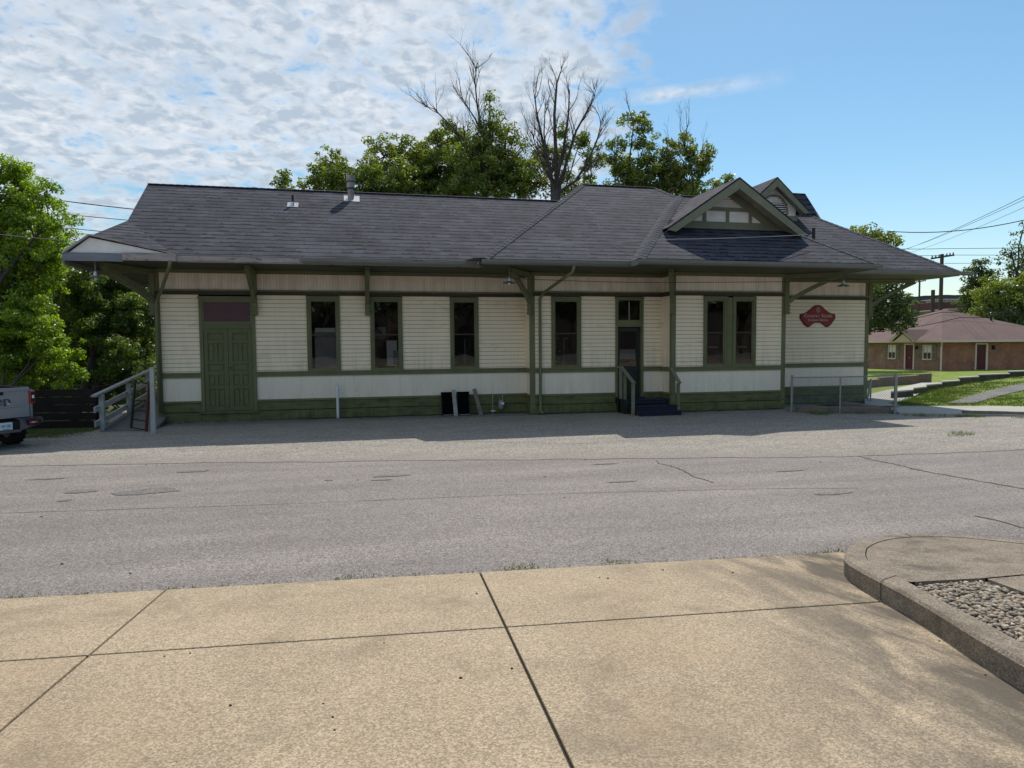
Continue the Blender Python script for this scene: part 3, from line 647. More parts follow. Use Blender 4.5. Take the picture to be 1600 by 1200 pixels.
blades('wall_weeds', tp, 'sparse weeds and grass along the foot of the depot walls', h=.10, per=50, spread=.14, w=.006, seed=9)
# left shaded grass strip
gl = sheet('grass_strip', [(-30, 17.6), (-9.4, 17.5), (-8.0, 17.9), (-7.1, 18.3), (-6.5, 18.9), (-6.6, 21), (-30, 21)], .012, 'shade_lawn')
tp = [(rg.uniform(-9.5, -6.6), rg.uniform(17.7, 19.5), .01, rg.uniform(.6, 1)) for i in range(90)]
blades('grass_strip_blades', tp, 'short green grass between the truck and the dark board fence', h=.06, per=55, spread=.2, w=.006, seed=4)
# ------------------------------------------------------------------ depot
def wloc(o):
    v = Vector((0, 0, 0))
    while o: v += Vector(o.location); o = o.parent
    return v
def put(mb, name, parent, smooth=False, fix=True):
    "build a mesh given in world metres as a child of an unrotated parent"
    o = mb.build(name, None, smooth, fix); o.parent = parent; o.location = -wloc(parent); return o
def mesh_thing(mb, name, label, cat, group=None, smooth=False, fix=True):
    o = mb.build(name, None, smooth, fix); me = o.data
    n = len(me.vertices); co = np.empty(n * 3); me.vertices.foreach_get('co', co); co = co.reshape(-1, 3)
    c = np.array([(co[:, 0].min() + co[:, 0].max()) / 2, (co[:, 1].min() + co[:, 1].max()) / 2, co[:, 2].min()])
    me.vertices.foreach_set('co', (co - c).ravel()); me.update(); o.location = c; return tag(o, label, cat, group)
YM, YI, YB = 20.27, 19.62, 18.92          # wall planes: long wall, middle section, bay
XL, X1, X2, X3, XR = -5.28, 5.11, 9.32, 13.15, 17.35
YBK = 25.35
D = thing('depot_building', 'long cream clapboard railway depot with olive trim and grey shingle roof', 'building', (6, 20.3, 0))
ZS, ZP, ZB0, ZB1, ZT0, ZT1, ZF = 0.0, .57, 1.25, 1.38, 3.54, 3.67, 4.18
def clap(mb, x0, x1, y, z0, z1, e=.118, m='siding', t=.018, lap=.013):
    k0 = math.floor(z0 / e); z = k0 * e
    while z < z1:
        a, b = max(z, z0), min(z + e, z1)
        if b - a > .02:
            f = lambda q: y - t + t * .8 * (q - z) / e
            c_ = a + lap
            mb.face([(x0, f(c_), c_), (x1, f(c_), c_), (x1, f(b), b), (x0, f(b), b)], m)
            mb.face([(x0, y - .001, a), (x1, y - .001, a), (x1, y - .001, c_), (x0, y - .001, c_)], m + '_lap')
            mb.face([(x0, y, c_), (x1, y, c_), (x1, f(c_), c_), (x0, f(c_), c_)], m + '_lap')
        z += e
def clap_side(mb, x, y0, y1, z0, z1, sgn, e=.118, m='siding', t=.018):
    z = math.floor(z0 / e) * e
    while z < z1:
        a, b = max(z, z0), min(z + e, z1)
        if b - a > .004:
            f = lambda q: x + sgn * (t - t * .8 * (q - z) / e)
            mb.face([(f(a), y0, a), (f(a), y1, a), (f(b), y1, b), (f(b), y0, b)], m)
            mb.face([(x, y0, a), (x, y1, a), (f(a), y1, a), (f(a), y0, a)], m)
        z += e
def beads(mb, x0, x1, y, z0, z1, m, e=.085, g=.008, t=.008, rgx=random.Random(1)):
    x = x0
    while x < x1 - .001:
        b = min(x + e, x1); tt = t * rgx.uniform(.7, 1.1)
        mb.face([(x + g / 2, y - tt, z0), (b - g / 2, y - tt, z0), (b - g / 2, y - tt, z1), (x + g / 2, y - tt, z1)], m)
        mb.face([(x - g / 2, y, z0), (x + g / 2, y - tt, z0), (x + g / 2, y - tt, z1), (x - g / 2, y, z1)], m + '_groove')
        mb.face([(b - g / 2, y - tt, z0), (b + g / 2, y, z0), (b + g / 2, y, z1), (b - g / 2, y - tt, z1)], m + '_groove')
        x = b
segs = [(XL, X1, YM, [(-4.19, -2.73), (-1.34, -.42), (.43, 1.36), (2.77, 3.63)]), (X1, X2, YI, [(5.73, 6.66), (7.77, 8.69)]), (X2, X3, YB, [(10.35, 12.12)]), (X3, XR, YM, [])]
fri, pan, ski, bel, ban = MB(), MB(), MB(), MB(), MB()
fnd = MB()
for x0, x1, y, ops in segs:
    a = x0
    for o0, o1 in ops + [(x1, None)]:
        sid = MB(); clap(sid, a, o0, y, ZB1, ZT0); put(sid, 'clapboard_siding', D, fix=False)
        a = o1
    beads(fri, x0, x1, y, ZT1, ZF, 'frieze')
    doors = [o for o in ops if (o[0], o[1]) in ((-4.19, -2.73), (7.77, 8.69))]
    a = x0
    for o0, o1 in doors + [(x1, None)]:
        beads(pan, a, o0, y, ZP, ZB0, 'panelboard', e=.40, g=.004, t=.006)
        bel.box(a - (.03 if a == x0 and x0 != X3 and x0 != XL else 0), o0, y - .045, y + .0, ZB0, ZB1, 'trim'); bel.box(a, o0, y - .062, y + .0, ZB1 - .035, ZB1 + .004, 'trim')
        bel.box(a, o0, y - .05, y, ZP - .02, ZP + .035, 'trim')
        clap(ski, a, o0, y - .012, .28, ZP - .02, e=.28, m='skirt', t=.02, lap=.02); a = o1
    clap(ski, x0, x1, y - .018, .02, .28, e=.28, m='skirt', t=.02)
    ban.box(x0, x1, y - .04, y, ZT0, ZT1, 'trim_brown'); ban.box(x0, x1, y - .065, y, ZT1 - .03, ZT1 + .012, 'trim')
    ban.box(x0, x1, y - .05, y, ZF - .05, 4.235, 'trim')
    fnd.box(x0 - .01, x1 + .01, y + .01, y + .2, -.4, .03, 'foundation')
for x, y0, y1, sg in ((X1, YI, YM, -1), (X2, YB, YI, -1), (X3, YB, YM, 1), (XL, YM, YBK, -1), (XR, YM, YBK, 1)):
    sid = MB(); clap_side(sid, x, y0, y1, ZB1, ZT0, sg); put(sid, 'clapboard_siding', D, fix=False)
    fri.box(x, x + sg * .008, y0, y1, ZT1, ZF, 'frieze'); pan.box(x, x + sg * .008, y0, y1, ZP, ZB0, 'panelboard')
    bel.box(x, x + sg * .045, y0, y1, ZB0, ZB1 - .002, 'trim'); bel.box(x, x + sg * .05, y0, y1, ZP - .02, ZP + .033, 'trim')
    clap_side(ski, x + sg * .012, y0, y1, .02, ZP - .02, sg, e=.29, m='skirt', t=.02)
    ban.box(x, x + sg * .04, y0, y1, ZT0, ZT1 - .002, 'trim_brown'); ban.box(x, x + sg * .05, y0, y1, ZF - .05, 4.233, 'trim')
pan.box(XL, XR, YBK, YBK + .02, 0, 4.2, 'siding')
for nme, q in (('frieze_boards', fri), ('lower_panel', pan), ('base_skirt', ski), ('belt_rail', bel), ('upper_rail', ban), ('foundation', fnd)):
    put(q, nme, D, fix=nme not in ('clapboard_siding', 'base_skirt'))
# weathered stones showing under the left end
mb = MB()
for i in range(14):
    x = XL + .1 + i * .28; h = rg.uniform(.0, .05) * (1 - i / 14)
    mb.box(x, x + .26, YM - .1 - rg.uniform(0, .05), YM + .05, -.1, .02 + h, 'foundation')
put(mb, 'footing_stones', D)
# interior lining: dark rooms behind the glass
mb = MB()
mb.face([(XL + .05, YM + 1.6, 0), (XR - .05, YM + 1.6, 0), (XR - .05, YM + 1.6, 4.2), (XL + .05, YM + 1.6, 4.2)], 'inside')
for a_, b_, y_ in ((XL + .05, X1 + .05, YM + .06), (X1 + .05, X2 + .05, YI + .06), (X2 + .05, X3 - .05, YB + .06), (X3 - .05, XR - .05, YM + .06)): mb.face([(a_, y_, .45), (b_, y_, .45), (b_, YM + 1.6, .45), (a_, YM + 1.6, .45)], 'inside')
put(mb, 'interior_lining', D, fix=False)
def window(x0, x1, y, z0=1.38, z1=3.50, meeting=2.42, style=0):
    c = .085
    mb = MB()
    for a, b in ((x0, x0 + c), (x1 - c, x1)): mb.box(a, b, y - .045, y + .05, z0 - .02, z1 - .0, 'trim')
    mb.box(x0 + c, x1 - c, y - .043, y + .05, z1 - c, z1 - .001, 'trim'); mb.box(x0 - .03, x1 + .03, y - .075, y + .05, z0 - .035, z0 + .012, 'trim')
    mb.box(x0, x0 + .02, y - .06, y - .045, z0, z1, 'trim'); mb.box(x1 - .02, x1, y - .06, y - .045, z0, z1, 'trim'); mb.box(x0 - .01, x1 + .01, y - .07, y - .043, z1 - .03, z1 + .02, 'trim')
    w = put(mb, 'window', D)
    s = .04; a, b = x0 + c, x1 - c
    fr = MB()
    fr.box(a, a + s, y - .02, y + .015, z0 + .012, z1 - c, 'trim'); fr.box(b - s, b, y - .02, y + .015, z0 + .012, z1 - c, 'trim')
    fr.box(a + s, b - s, y - .02, y + .015, z0 + .012, z0 + .07, 'trim'); fr.box(a + s, b - s, y - .02, y + .015, z1 - c - s, z1 - c - .001, 'trim')
    fr.box(a + s, b - s, y - .016, y + .02, meeting - .02, meeting + .02, 'trim_brown')
    put(fr, 'sash', w)
    p = MB(); p.face([(a + s, y, z0 + .07), (b - s, y, z0 + .07), (b - s, y, z1 - c - s), (a + s, y, z1 - c - s)], 'glass'); put(p, 'pane', w, fix=False)
    return w
w1 = window(-1.34, -.42, YM); w2 = window(.43, 1.36, YM); w3 = window(2.77, 3.63, YM); w4 = window(5.73, 6.66, YI)
mb = MB(); mb.box(-1.14, -.55, YM + .10, YM + .12, 1.42, 2.55, 'pale'); mb.box(-1.12, -.56, YM + .07, YM + .1, 2.5, 2.62, 'white'); put(mb, 'blind', w1)
mb = MB(); mb.box(.9, 1.2, YM + .12, YM + .4, 1.5, 2.25, 'white'); mb.box(1.08, 1.25, YM + .10, YM + .125, 1.55, 1.95, 'pale')
for k in range(5): mb.box(1.1, 1.24, YM + .095, YM + .101, 1.6 + k * .08, 1.62 + k * .08, 'galv')
mb.box(.55, 1.3, YM + .5, YM + .55, 1.4, 2.3, 'brown_inside'); mb.box(.95, 1.3, YM + .45, YM + .52, 1.4, 3.2, 'brown_inside'); mb.box(.56, .9, YM + .55, YM + .56, 2.25, 2.65, 'pale')
mb.bar((.58, YM + .3, 2.65), (.9, YM + .3, 2.3), .05, .05, 'brown_inside')
put(mb, 'stored_cabinet', w2)
mb = MB()
rr = random.Random(4)
for w, xx, yy in ((w3, 2.87, YM), (w4, 5.83, YI)):
    mb = MB()
    for k in range(9):
        x = xx + rr.uniform(.05, .55); z = rr.uniform(1.5, 2.3); l = rr.uniform(.04, .2)
        mb.bar((x, yy + .3 + rr.uniform(0, .2), z), (x + rr.uniform(-.1, .12), yy + .4, z + l * rr.uniform(-1, 1)), rr.uniform(.01, .05), rr.uniform(.01, .03), rr.choice(['white', 'galv', 'pale']))
    mb.box(xx + .38, xx + .40, yy + .3, yy + .32, 1.45, 2.3, 'galv')
    put(mb, 'window_display', w)
# paired bay windows share one casing
w5 = window(10.35, 11.14, YB); w6 = window(11.33, 12.12, YB)
mb = MB(); mb.box(11.14, 11.33, YB - .035, YB + .05, 1.39, 3.49, 'trim'); put(mb, 'window_mullion', D)
for w, x in ((w5, 10.5), (w6, 11.5)):
    mb = MB(); mb.box(x, x + .5, YB + .14, YB + .15, 1.42, 2.4, 'brown_inside'); mb.box(x + .1, x + .42, YB + .12, YB + .13, 1.95, 2.0, 'pale'); put(mb, 'curtain', w)
# freight door
mb = MB(); x0, x1, y = -4.19, -2.73, YM
mb.box(x0, x0 + .09, y - .05, y + .05, .27, 3.48, 'trim'); mb.box(x1 - .09, x1, y - .05, y + .05, .27, 3.48, 'trim'); mb.box(x0 + .09, x1 - .09, y - .048, y + .05, 3.38, 3.479, 'trim')
mb.box(x0 + .09, x1 - .09, y - .04, y + .05, 2.60, 2.76, 'doorpaint'); mb.box(x0 - .05, x1 + .05, y - .07, y + .05, .24, .31, 'skirt'); mb.box(x0 - .02, x1 + .02, y - .065, y - .03, 3.44, 3.50, 'trim')
fd = put(mb, 'freight_door', D)
mb = MB(); mb.box(x0 + .13, x1 - .13, y - .012, y + .0, 2.80, 3.34, 'maroon'); put(mb, 'transom_panel', fd)
mb = MB()
for a, b, c, d in ((x0 + .09, x1 - .09, 2.76, 2.80), (x0 + .09, x1 - .09, 3.34, 3.38)): mb.box(a, b, y - .03, y + .01, c, d, 'trim')
mb.box(x0 + .09, x0 + .13, y - .03, y + .01, 2.8, 3.34, 'trim'); mb.box(x1 - .13, x1 - .09, y - .03, y + .01, 2.8, 3.34, 'trim'); put(mb, 'transom_frame', fd)
xm = (x0 + x1) / 2
for a, b in ((x0 + .095, xm - .004), (xm + .004, x1 - .095)):
    mb = MB(); t = .11; yb = y - .002; yf = y - .03
    mb.box(a, b, yb, y + .02, .31, 2.60, 'doorpaint')
    mb.box(a, a + t, yf, yb, .315, 2.595, 'doorpaint'); mb.box(b - t, b, yf, yb, .315, 2.595, 'doorpaint')
    rows = [(.315, .43), (.92, 1.02), (1.32, 1.42), (1.62, 1.70), (2.20, 2.29), (2.48, 2.595)]
    for q0, q1 in rows: mb.box(a + t, b - t, yf + .001, yb, q0, q1, 'doorpaint')
    mc = (a + b) / 2
    for q0, q1 in ((.43, .92), (1.02, 1.32), (1.70, 2.20)): mb.box(mc - .04, mc + .04, yf + .002, yb, q0, q1, 'doorpaint')
    for q0, q1 in ((.43, .92), (1.02, 1.32), (1.42, 1.62), (1.70, 2.20), (2.29, 2.48)):
        for s0, s1 in (((a + t, mc - .04), (mc + .04, b - t)) if q1 - q0 > .25 else ((a + t, b - t),)):
            mb.box(s0 + .03, s1 - .03, y - .016, yb + .001, q0 + .03, q1 - .03, 'doorpaint')
    bevel(put(mb, 'door_leaf', fd), .004, 1)
mb = MB(); mb.box(xm + .03, xm + .07, y - .07, y - .03, 1.50, 1.53, 'dark_metal'); put(mb, 'handle', fd)
# passenger door with transom
x0, x1, y = 7.77, 8.69, YI; mb = MB()
mb.box(x0, x0 + .07, y - .045, y + .25, .46, 3.5, 'trim'); mb.box(x1 - .07, x1, y - .045, y + .25, .46, 3.5, 'trim'); mb.box(x0 + .07, x1 - .07, y - .043, y + .25, 3.43, 3.499, 'trim')
mb.box(x0 + .07, x1 - .07, y - .03, y + .1, 2.62, 2.79, 'trim'); mb.box(x0 - .02, x1 + .02, y - .07, y - .03, 3.47, 3.52, 'trim'); mb.box(x0, x1, y - .1, y + .2, .40, .465, 'blue_step')
pd = put(mb, 'entrance_door', D)
mb = MB(); a, b = x0 + .075, x1 - .075
mb.box(a, b, y + .09, y + .13, .47, 1.40, 'door_dark'); mb.box(a, a + .1, y + .09, y + .13, 1.40, 2.61, 'door_dark'); mb.box(b - .1, b, y + .09, y + .13, 1.40, 2.61, 'door_dark'); mb.box(a + .1, b - .1, y + .092, y + .13, 2.48, 2.61, 'door_dark')
mb.box(a + .1, (a + b) / 2 - .03, y + .075, y + .09, .62, 1.27, 'door_dark'); mb.box((a + b) / 2 + .03, b - .1, y + .075, y + .09, .62, 1.27, 'door_dark')
dl = put(mb, 'door_leaf', pd); bevel(dl, .004, 1)
mb = MB(); mb.face([(a + .1, y + .11, 1.40), (b - .1, y + .11, 1.40), (b - .1, y + .11, 2.48), (a + .1, y + .11, 2.48)], 'glass'); put(mb, 'pane', dl, fix=False)
mb = MB(); mb.box(a + .12, b - .13, y + .125, y + .13, 1.62, 1.93, 'pale'); put(mb, 'paper_notice', dl)
mb = MB(); mb.tube([(a + .05, y + .06, 1.38), (a + .05, y + .09, 1.38)], .03, 'galv'); put(mb, 'handle', dl)
mb = MB(); mb.box((a + b) / 2 - .012, (a + b) / 2 + .012, y - .0, y + .05, 2.82, 3.40, 'galv'); mb.box(a, a + .03, y - .01, y + .05, 2.79, 3.43, 'trim'); mb.box(b - .03, b, y - .01, y + .05, 2.79, 3.43, 'trim'); mb.box(a + .03, b - .03, y - .01, y + .05, 2.79, 2.825, 'trim'); put(mb, 'transom_sash', pd)
mb = MB(); mb.face([(a, y + .03, 2.82), (b, y + .03, 2.82), (b, y + .03, 3.43), (a, y + .03, 3.43)], 'glass'); put(mb, 'transom_pane', pd, fix=False)
# corner boards
for x, y, sx in ((XL, YM, -1), (X1, YI, -1), (X2, YB, -1), (X3, YB, 1), (XR, YM, 1)):
    w = .11; mb = MB()
    mb.box(x, x - sx * w, y - .028, y, .02, ZB0 - .001, 'trim'); mb.box(x, x - sx * w, y - .028, y, ZB1 + .005, ZT0, 'trim'); mb.box(x, x - sx * w, y - .028, y, ZT1 + .014, ZF - .05, 'trim')
    mb.box(x + sx * .028, x, y - .0279, y + w, .02, ZB0 - .001, 'trim'); mb.box(x + sx * .028, x, y - .0279, y + w, ZB1 + .005, ZF - .05, 'trim'); put(mb, 'corner_board', D)
# roof: three hipped volumes that run into one another
ZE = 4.39; s = .62
mb = MB()
Ye, Yr, Yb_ = 18.50, 22.80, 27.10; Zr = ZE + s * (Yr - Ye)
Kf = (-5.90, 20.30, ZE + s * 1.8); Kb = (-5.90, 25.30, Kf[2]); G = (-6.02, Yr, Zr)
P = (-6.22, 18.46, 4.80); E = (-4.35, 18.46, ZE + .02); Lc = (-6.78, 18.46, 4.36)
Pb = (-6.22, 27.14, 4.80); Eb = (-4.35, 27.14, ZE + .02); Lb = (-6.78, 27.14, 4.36)
Rr = (16.35, Yr, Zr); Rc = (19.30, Ye, ZE); Rb = (19.30, Yb_, ZE)
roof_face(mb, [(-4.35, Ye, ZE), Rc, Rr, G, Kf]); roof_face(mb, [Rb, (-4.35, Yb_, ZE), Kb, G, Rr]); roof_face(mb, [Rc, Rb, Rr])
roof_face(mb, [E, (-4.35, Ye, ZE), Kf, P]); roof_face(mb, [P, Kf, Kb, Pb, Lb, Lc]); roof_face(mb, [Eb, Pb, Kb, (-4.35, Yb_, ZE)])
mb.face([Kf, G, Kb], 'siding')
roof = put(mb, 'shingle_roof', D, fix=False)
# ragged shingle edge and hip caps
def cap(mb, a, b, w=.15, m='shingle'):
    a = Vector(a); b = Vector(b); d = (b - a).normalized(); sd = d.cross(Vector((0, 0, 1))).normalized(); l = (b - a).length; n = int(l / .2)
    up = sd.cross(d)
    for i in range(n):
        p = a + d * l * i / n; q = a + d * l * (i + 1.15) / n; h0 = .018; h1 = .008
        top = lambda r, h: r + up * h
        for sg in (-1, 1):
            mb.face([top(p, h0), top(p, h0) + sd * sg * w - up * w * .33, top(q, h1) + sd * sg * w - up * w * .33, top(q, h1)], 'shingle', [(i * .2, .10), (i * .2, .22), (i * .2 + .2, .22), (i * .2 + .2, .10)])
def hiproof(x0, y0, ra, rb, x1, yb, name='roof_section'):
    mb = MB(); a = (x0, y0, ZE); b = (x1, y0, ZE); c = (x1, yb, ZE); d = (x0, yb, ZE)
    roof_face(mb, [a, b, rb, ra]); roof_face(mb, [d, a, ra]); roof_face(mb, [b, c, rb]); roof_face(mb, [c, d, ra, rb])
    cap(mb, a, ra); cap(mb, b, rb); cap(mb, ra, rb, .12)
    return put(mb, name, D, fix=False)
YMe, YBe = 17.87, 17.17
hiproof(3.37, YMe, (8.0, 23.36, ZE + s * 5.49), (10.75, 23.36, ZE + s * 5.49), 14.6, 27.15)
hiproof(7.50, YBe, (10.9, 21.6, ZE + s * 4.43), (11.6, 21.6, ZE + s * 4.43), 15.0, 25.5)
mb = MB(); cap(mb, Rc, Rr); cap(mb, G, Rr, .12); put(mb, 'hip_caps', D, fix=False)
# soffit, fascia, gutters
OUTL = [(-6.78, Ye), (3.37, Ye), (3.37, YMe), (7.50, YMe), (7.50, YBe), (15.0, YBe), (15.0, Ye), (19.30, Ye), (19.30, Yb_), (-6.78, Yb_)]
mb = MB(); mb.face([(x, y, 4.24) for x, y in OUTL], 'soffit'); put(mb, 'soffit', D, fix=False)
mb = MB()
for a, b in zip(OUTL, OUTL[1:] + OUTL[:1]):
    d = Vector((b[0] - a[0], b[1] - a[1])).normalized(); nn = Vector((d.y, -d.x)) * .012
    if (a, b) == (OUTL[0], OUTL[1]): continue
    mb.hexa([(a[0], a[1], 4.23), (b[0], b[1], 4.23), (b[0] + nn.x, b[1] + nn.y, 4.23), (a[0] + nn.x, a[1] + nn.y, 4.23), (a[0], a[1], ZE - .01), (b[0], b[1], ZE - .01), (b[0] + nn.x, b[1] + nn.y, ZE - .01), (a[0] + nn.x, a[1] + nn.y, ZE - .01)], 'gutter')
put(mb, 'fascia', D)
mb = MB(); mb.box(-4.35, 3.37, Ye - .02, Ye, 4.22, ZE - .012, 'old_fascia'); put(mb, 'weathered_fascia', D)
def gutter(x0, x1, y, z=4.25):
    mb = MB(); pr = [(0, .115), (0, .02), (-.03, 0), (-.075, 0), (-.115, .05), (-.125, .115), (-.11, .115), (-.10, .055), (-.07, .012), (-.035, .012), (-.012, .03), (-.012, .115)]
    for (a, b), (c, d) in zip(pr, pr[1:] + pr[:1]): mb.face([(x0, y + a, z + b), (x1, y + a, z + b), (x1, y + c, z + d), (x0, y + c, z + d)], 'gutter')
    for x in (x0, x1): mb.face([(x, y + a, z + b) for a, b in pr[:6]], 'gutter')
    return put(mb, 'gutter', D, fix=False)
gutter(-1.3, 3.5, Ye - .022, 4.235); gutter(3.30, 7.55, YMe - .014, 4.245); gutter(7.42, 15.08, YBe - .014, 4.24); gutter(15.1, 19.75, Ye - .014, 4.245)
mb = MB(); mb.bar((3.42, 18.3, 4.22), (3.2, 17.8, 4.25), .02, .05, 'galv'); mb.face([(2.9, 18.42, 4.37), (3.6, 18.42, 4.39), (3.7, 17.9, 4.41), (3.1, 17.8, 4.40)], 'gutter'); put(mb, 'flashing', D)
# left cross gable
mb = MB(); q = .02
mb.face([(Lc[0] + .05, 18.47, 4.36), (E[0], 18.47, ZE + .0), (P[0], 18.47, P[2] - .03)], 'gable_white'); put(mb, 'end_gable', D, fix=False)
mb = MB(); mb.box(-6.82, -5.50, 18.42, 18.465, 4.20, 4.40, 'blue_fascia'); mb.box(-5.50, -4.30, 18.40, 18.466, 4.23, 4.42, 'old_fascia'); mb.box(-4.3, -1.35, 18.44, 18.479, 4.25, 4.375, 'old_fascia')
mb.bar((Lc[0] - .02, 18.43, 4.38), (P[0], 18.43, P[2] + .02), .10, .035, 'white_paint'); mb.bar((P[0], 18.43, P[2] + .02), (E[0] + .1, 18.43, ZE + .06), .10, .03, 'old_fascia')
mb.bar((-6.80, 18.45, 4.20), (-6.80, 27.1, 4.20), .04, .16, 'blue_fascia')
put(mb, 'gable_boards', D)
# brackets
def bracket(x, y, dx_, dy_, reach=1.25, post=True, z0=3.36, zt=4.2):
    d = Vector((dx_, dy_, 0)).normalized(); mb = MB(); b = Vector((x, y, 0)) + d * .07; up = Vector((0, 0, 1)); sd = d.cross(up)
    if post:
        mb.bar(b + up * 2.98, b + up * zt, .12, .13, 'gable_trim' if False else 'trim', up=d)
        for k in range(3): mb.bar(b + d * .02 + up * (2.99 + k * .11), b + d * .02 + up * (3.06 + k * .11), .135, .15, 'trim', up=d)
    pts = []
    for i in range(9):
        t = i / 8; pts.append(b + d * (.04 + reach * t) + up * (z0 + (zt - .06 - z0) * (t ** .82)))
    for p, q in zip(pts, pts[1:]): mb.bar(p, q + (q - p) * .12, .115, .125, 'trim')
    mb.bar(pts[-1] + up * .03, b + up * (zt - .05), .13, .10, 'trim')
    put(mb, 'bracket', D)
bracket(-2.72, YM, 0, -1); bracket(.36, YM, 0, -1)
bracket(XL, YM, -1, -.02, 1.15); bracket(XL + .02, YM, -.6, -1, 1.5, post=False)
bracket(X1, YI, -.75, -1, 1.3); bracket(X2, YB, -.55, -1, 1.1); bracket(X3, YB, 1, -.75, 1.45); bracket(XR, YM, 1, -.25, 1.45); bracket(XL, YBK - .2, -1, 0, 1.1)
# downspouts
def spout(pts, r=.042, m='trim'):
    mb = MB(); mb.tube(pts, r, m, 10); put(mb, 'downspout', D, smooth=True)
spout([(-4.42, 18.40, 4.24), (-4.45, 18.43, 4.10), (-5.10, 20.05, 3.55), (-5.22, 20.14, 3.35), (-5.22, 20.15, .3)], .045)
spout([(5.86, 17.80, 4.25), (5.84, 17.85, 4.08), (5.42, 19.42, 3.60), (5.36, 19.52, 3.45), (5.36, 19.52, .12), (5.38, 19.35, .06)], .045)
# front gable dormer over the bay
def dormer(xc, yf, hw, apex, base, setb, yback, drop=.10, style=0, name='gable_dormer', rail=.17):
    sl = (apex - base) / hw; mb = MB()
    ze = base
    g0 = Vector((xc, yf, apex)); 
    t = .05
    for sg in (-1, 1):
        e = Vector((xc + sg * hw, yf, base)); eb = Vector((xc + sg * hw, yback, base)); gb = Vector((xc, yback, apex))
        roof_face(mb, [e + Vector((0, 0, t)), eb + Vector((0, 0, t)), gb + Vector((0, 0, t)), g0 + Vector((0, 0, t))])
        mb.face([e + Vector((0, 0, t)), g0 + Vector((0, 0, t)), g0, e], 'dark_metal', [(0, 0)] * 4)
    r = put(mb, name, D, fix=False)
    k = MB()
    for sg in (-1, 1):   # rake boards (front), with a shadow step, and the soffit behind
        e = Vector((xc + sg * hw, yf, base - .01)); d = (g0 - e); d.normalize(); h = rail / math.cos(math.atan(sl))
        k.prism([e, g0 - Vector((0, 0, .01)), g0 - Vector((0, 0, .01 + h)), e + Vector((-sg * h / sl * .6, 0, -h * .18 + 0))], (0, .045, 0), 'gable_trim')
    put(k, 'rake_board', r)
    k = MB(); h = rail / math.cos(math.atan(sl))
    for sg in (-1, 1):
        e = Vector((xc + sg * (hw - .06), yf + .045, base - .05 + .02)); gg_ = g0 + Vector((0, .045, -.07))
        k.face([e, gg_, gg_ + Vector((0, setb, 0)), e + Vector((0, setb, 0))], 'gable_soffit')
    put(k, 'gable_soffit', r, fix=False)
    return r, sl
r, sl = dormer(11.28, 18.5, 2.32, 6.99, 5.43, .68, 23.0, rail=.24)
y = 19.16
def zr(x, off): return 6.99 - abs(x - 11.28) * sl - off     # underside line of the gable
mb = MB(); xc = 11.28; hw = 1.75
mb.face([(xc - hw, y + .03, 5.6), (xc + hw, y + .03, 5.6), (xc + hw, y + .03, zr(xc + hw, .1)), (xc, y + .03, zr(xc, .1)), (xc - hw, y + .03, zr(xc - hw, .1))], 'gable_white')
gw = put(mb, 'gable_panel', r, fix=False)
mb = MB()
mb.box(xc - 2.0, xc + 2.0, y - .03, y + .02, 5.56, 5.82, 'gable_trim')           # bottom beam
mb.box(xc - 1.15, xc + 1.15, y - .025, y + .02, 6.16, 6.27, 'gable_trim')        # rail over the lights
for dx_ in (-.78, 0, .78): mb.box(xc + dx_ - .045, xc + dx_ + .045, y - .02, y + .02, 5.82, 6.16, 'gable_trim')
for sg in (-1, 1): mb.prism([(xc + sg * 1.95, y - .022, 5.56), (xc, y - .022, zr(xc, .12)), (xc, y - .022, zr(xc, .38)), (xc + sg * 1.55, y - .022, 5.58)], (0, .04, 0), 'gable_trim')
put(mb, 'gable_framing', r)
mb = MB()
for k in range(5):
    z = 6.27 + k * .068; w = (6.99 - .32 - z) / sl
    if w > .05: mb.hexa([(xc - w, y - .02, z), (xc + w, y - .02, z), (xc + w, y + .02, z + .03), (xc - w, y + .02, z + .03), (xc - w, y - .02, z + .018), (xc + w, y - .02, z + .018), (xc + w, y + .02, z + .05), (xc - w, y + .02, z + .05)], 'gable_white')
put(mb, 'louvre', r)
# second gable, farther back, with a half-round fan louvre
r2, sl2 = dormer(14.62, 21.55, 1.30, 7.88, 6.74, .40, 23.6, rail=.2)
mb = MB(); xc = 14.62; y = 21.92; mb.face([(xc - 1.0, y, 6.55), (xc + 1.0, y, 6.55), (xc + 1.0, y, 6.9), (xc, y, 7.75), (xc - 1.0, y, 6.9)], 'gable_white'); put(mb, 'gable_panel', r2, fix=False)
mb = MB(); mb.box(xc - 1.05, xc + 1.05, y - .05, y, 6.45, 6.66, 'gable_trim')
arc = [(math.cos(t), math.sin(t)) for t in [math.pi * i / 16 for i in range(17)]]
for (a, b), (c, d) in zip(arc, arc[1:]): mb.bar((xc + .08 + .56 * a, y - .03, 6.70 + .66 * b), (xc + .08 + .56 * c, y - .03, 6.70 + .66 * d), .06, .07, 'gable_trim', up=(0, 1, 0))
mb.bar((xc - .7, y - .03, 6.70), (xc + .5, y - .03, 6.70), .05, .05, 'gable_trim'); put(mb, 'fan_frame', r2)
mb = MB()
for k in range(8):
    z = 6.73 + k * .078; w = math.sqrt(max(0, 1 - ((z - 6.70) / .66) ** 2)) * .54
    mb.hexa([(xc + .08 - w, y - .05, z), (xc + .08 + w, y - .05, z), (xc + .08 + w, y, z + .03), (xc + .08 - w, y, z + .03), (xc + .08 - w, y - .05, z + .02), (xc + .08 + w, y - .05, z + .02), (xc + .08 + w, y, z + .05), (xc + .08 - w, y, z + .05)], 'gable_white')
put(mb, 'fan_louvre', r2)
mb = MB(); mb.box(xc - .48, xc + .64, y - .012, y - .004, 6.66, 7.1, 'dark_metal'); put(mb, 'louvre_backing', r2)
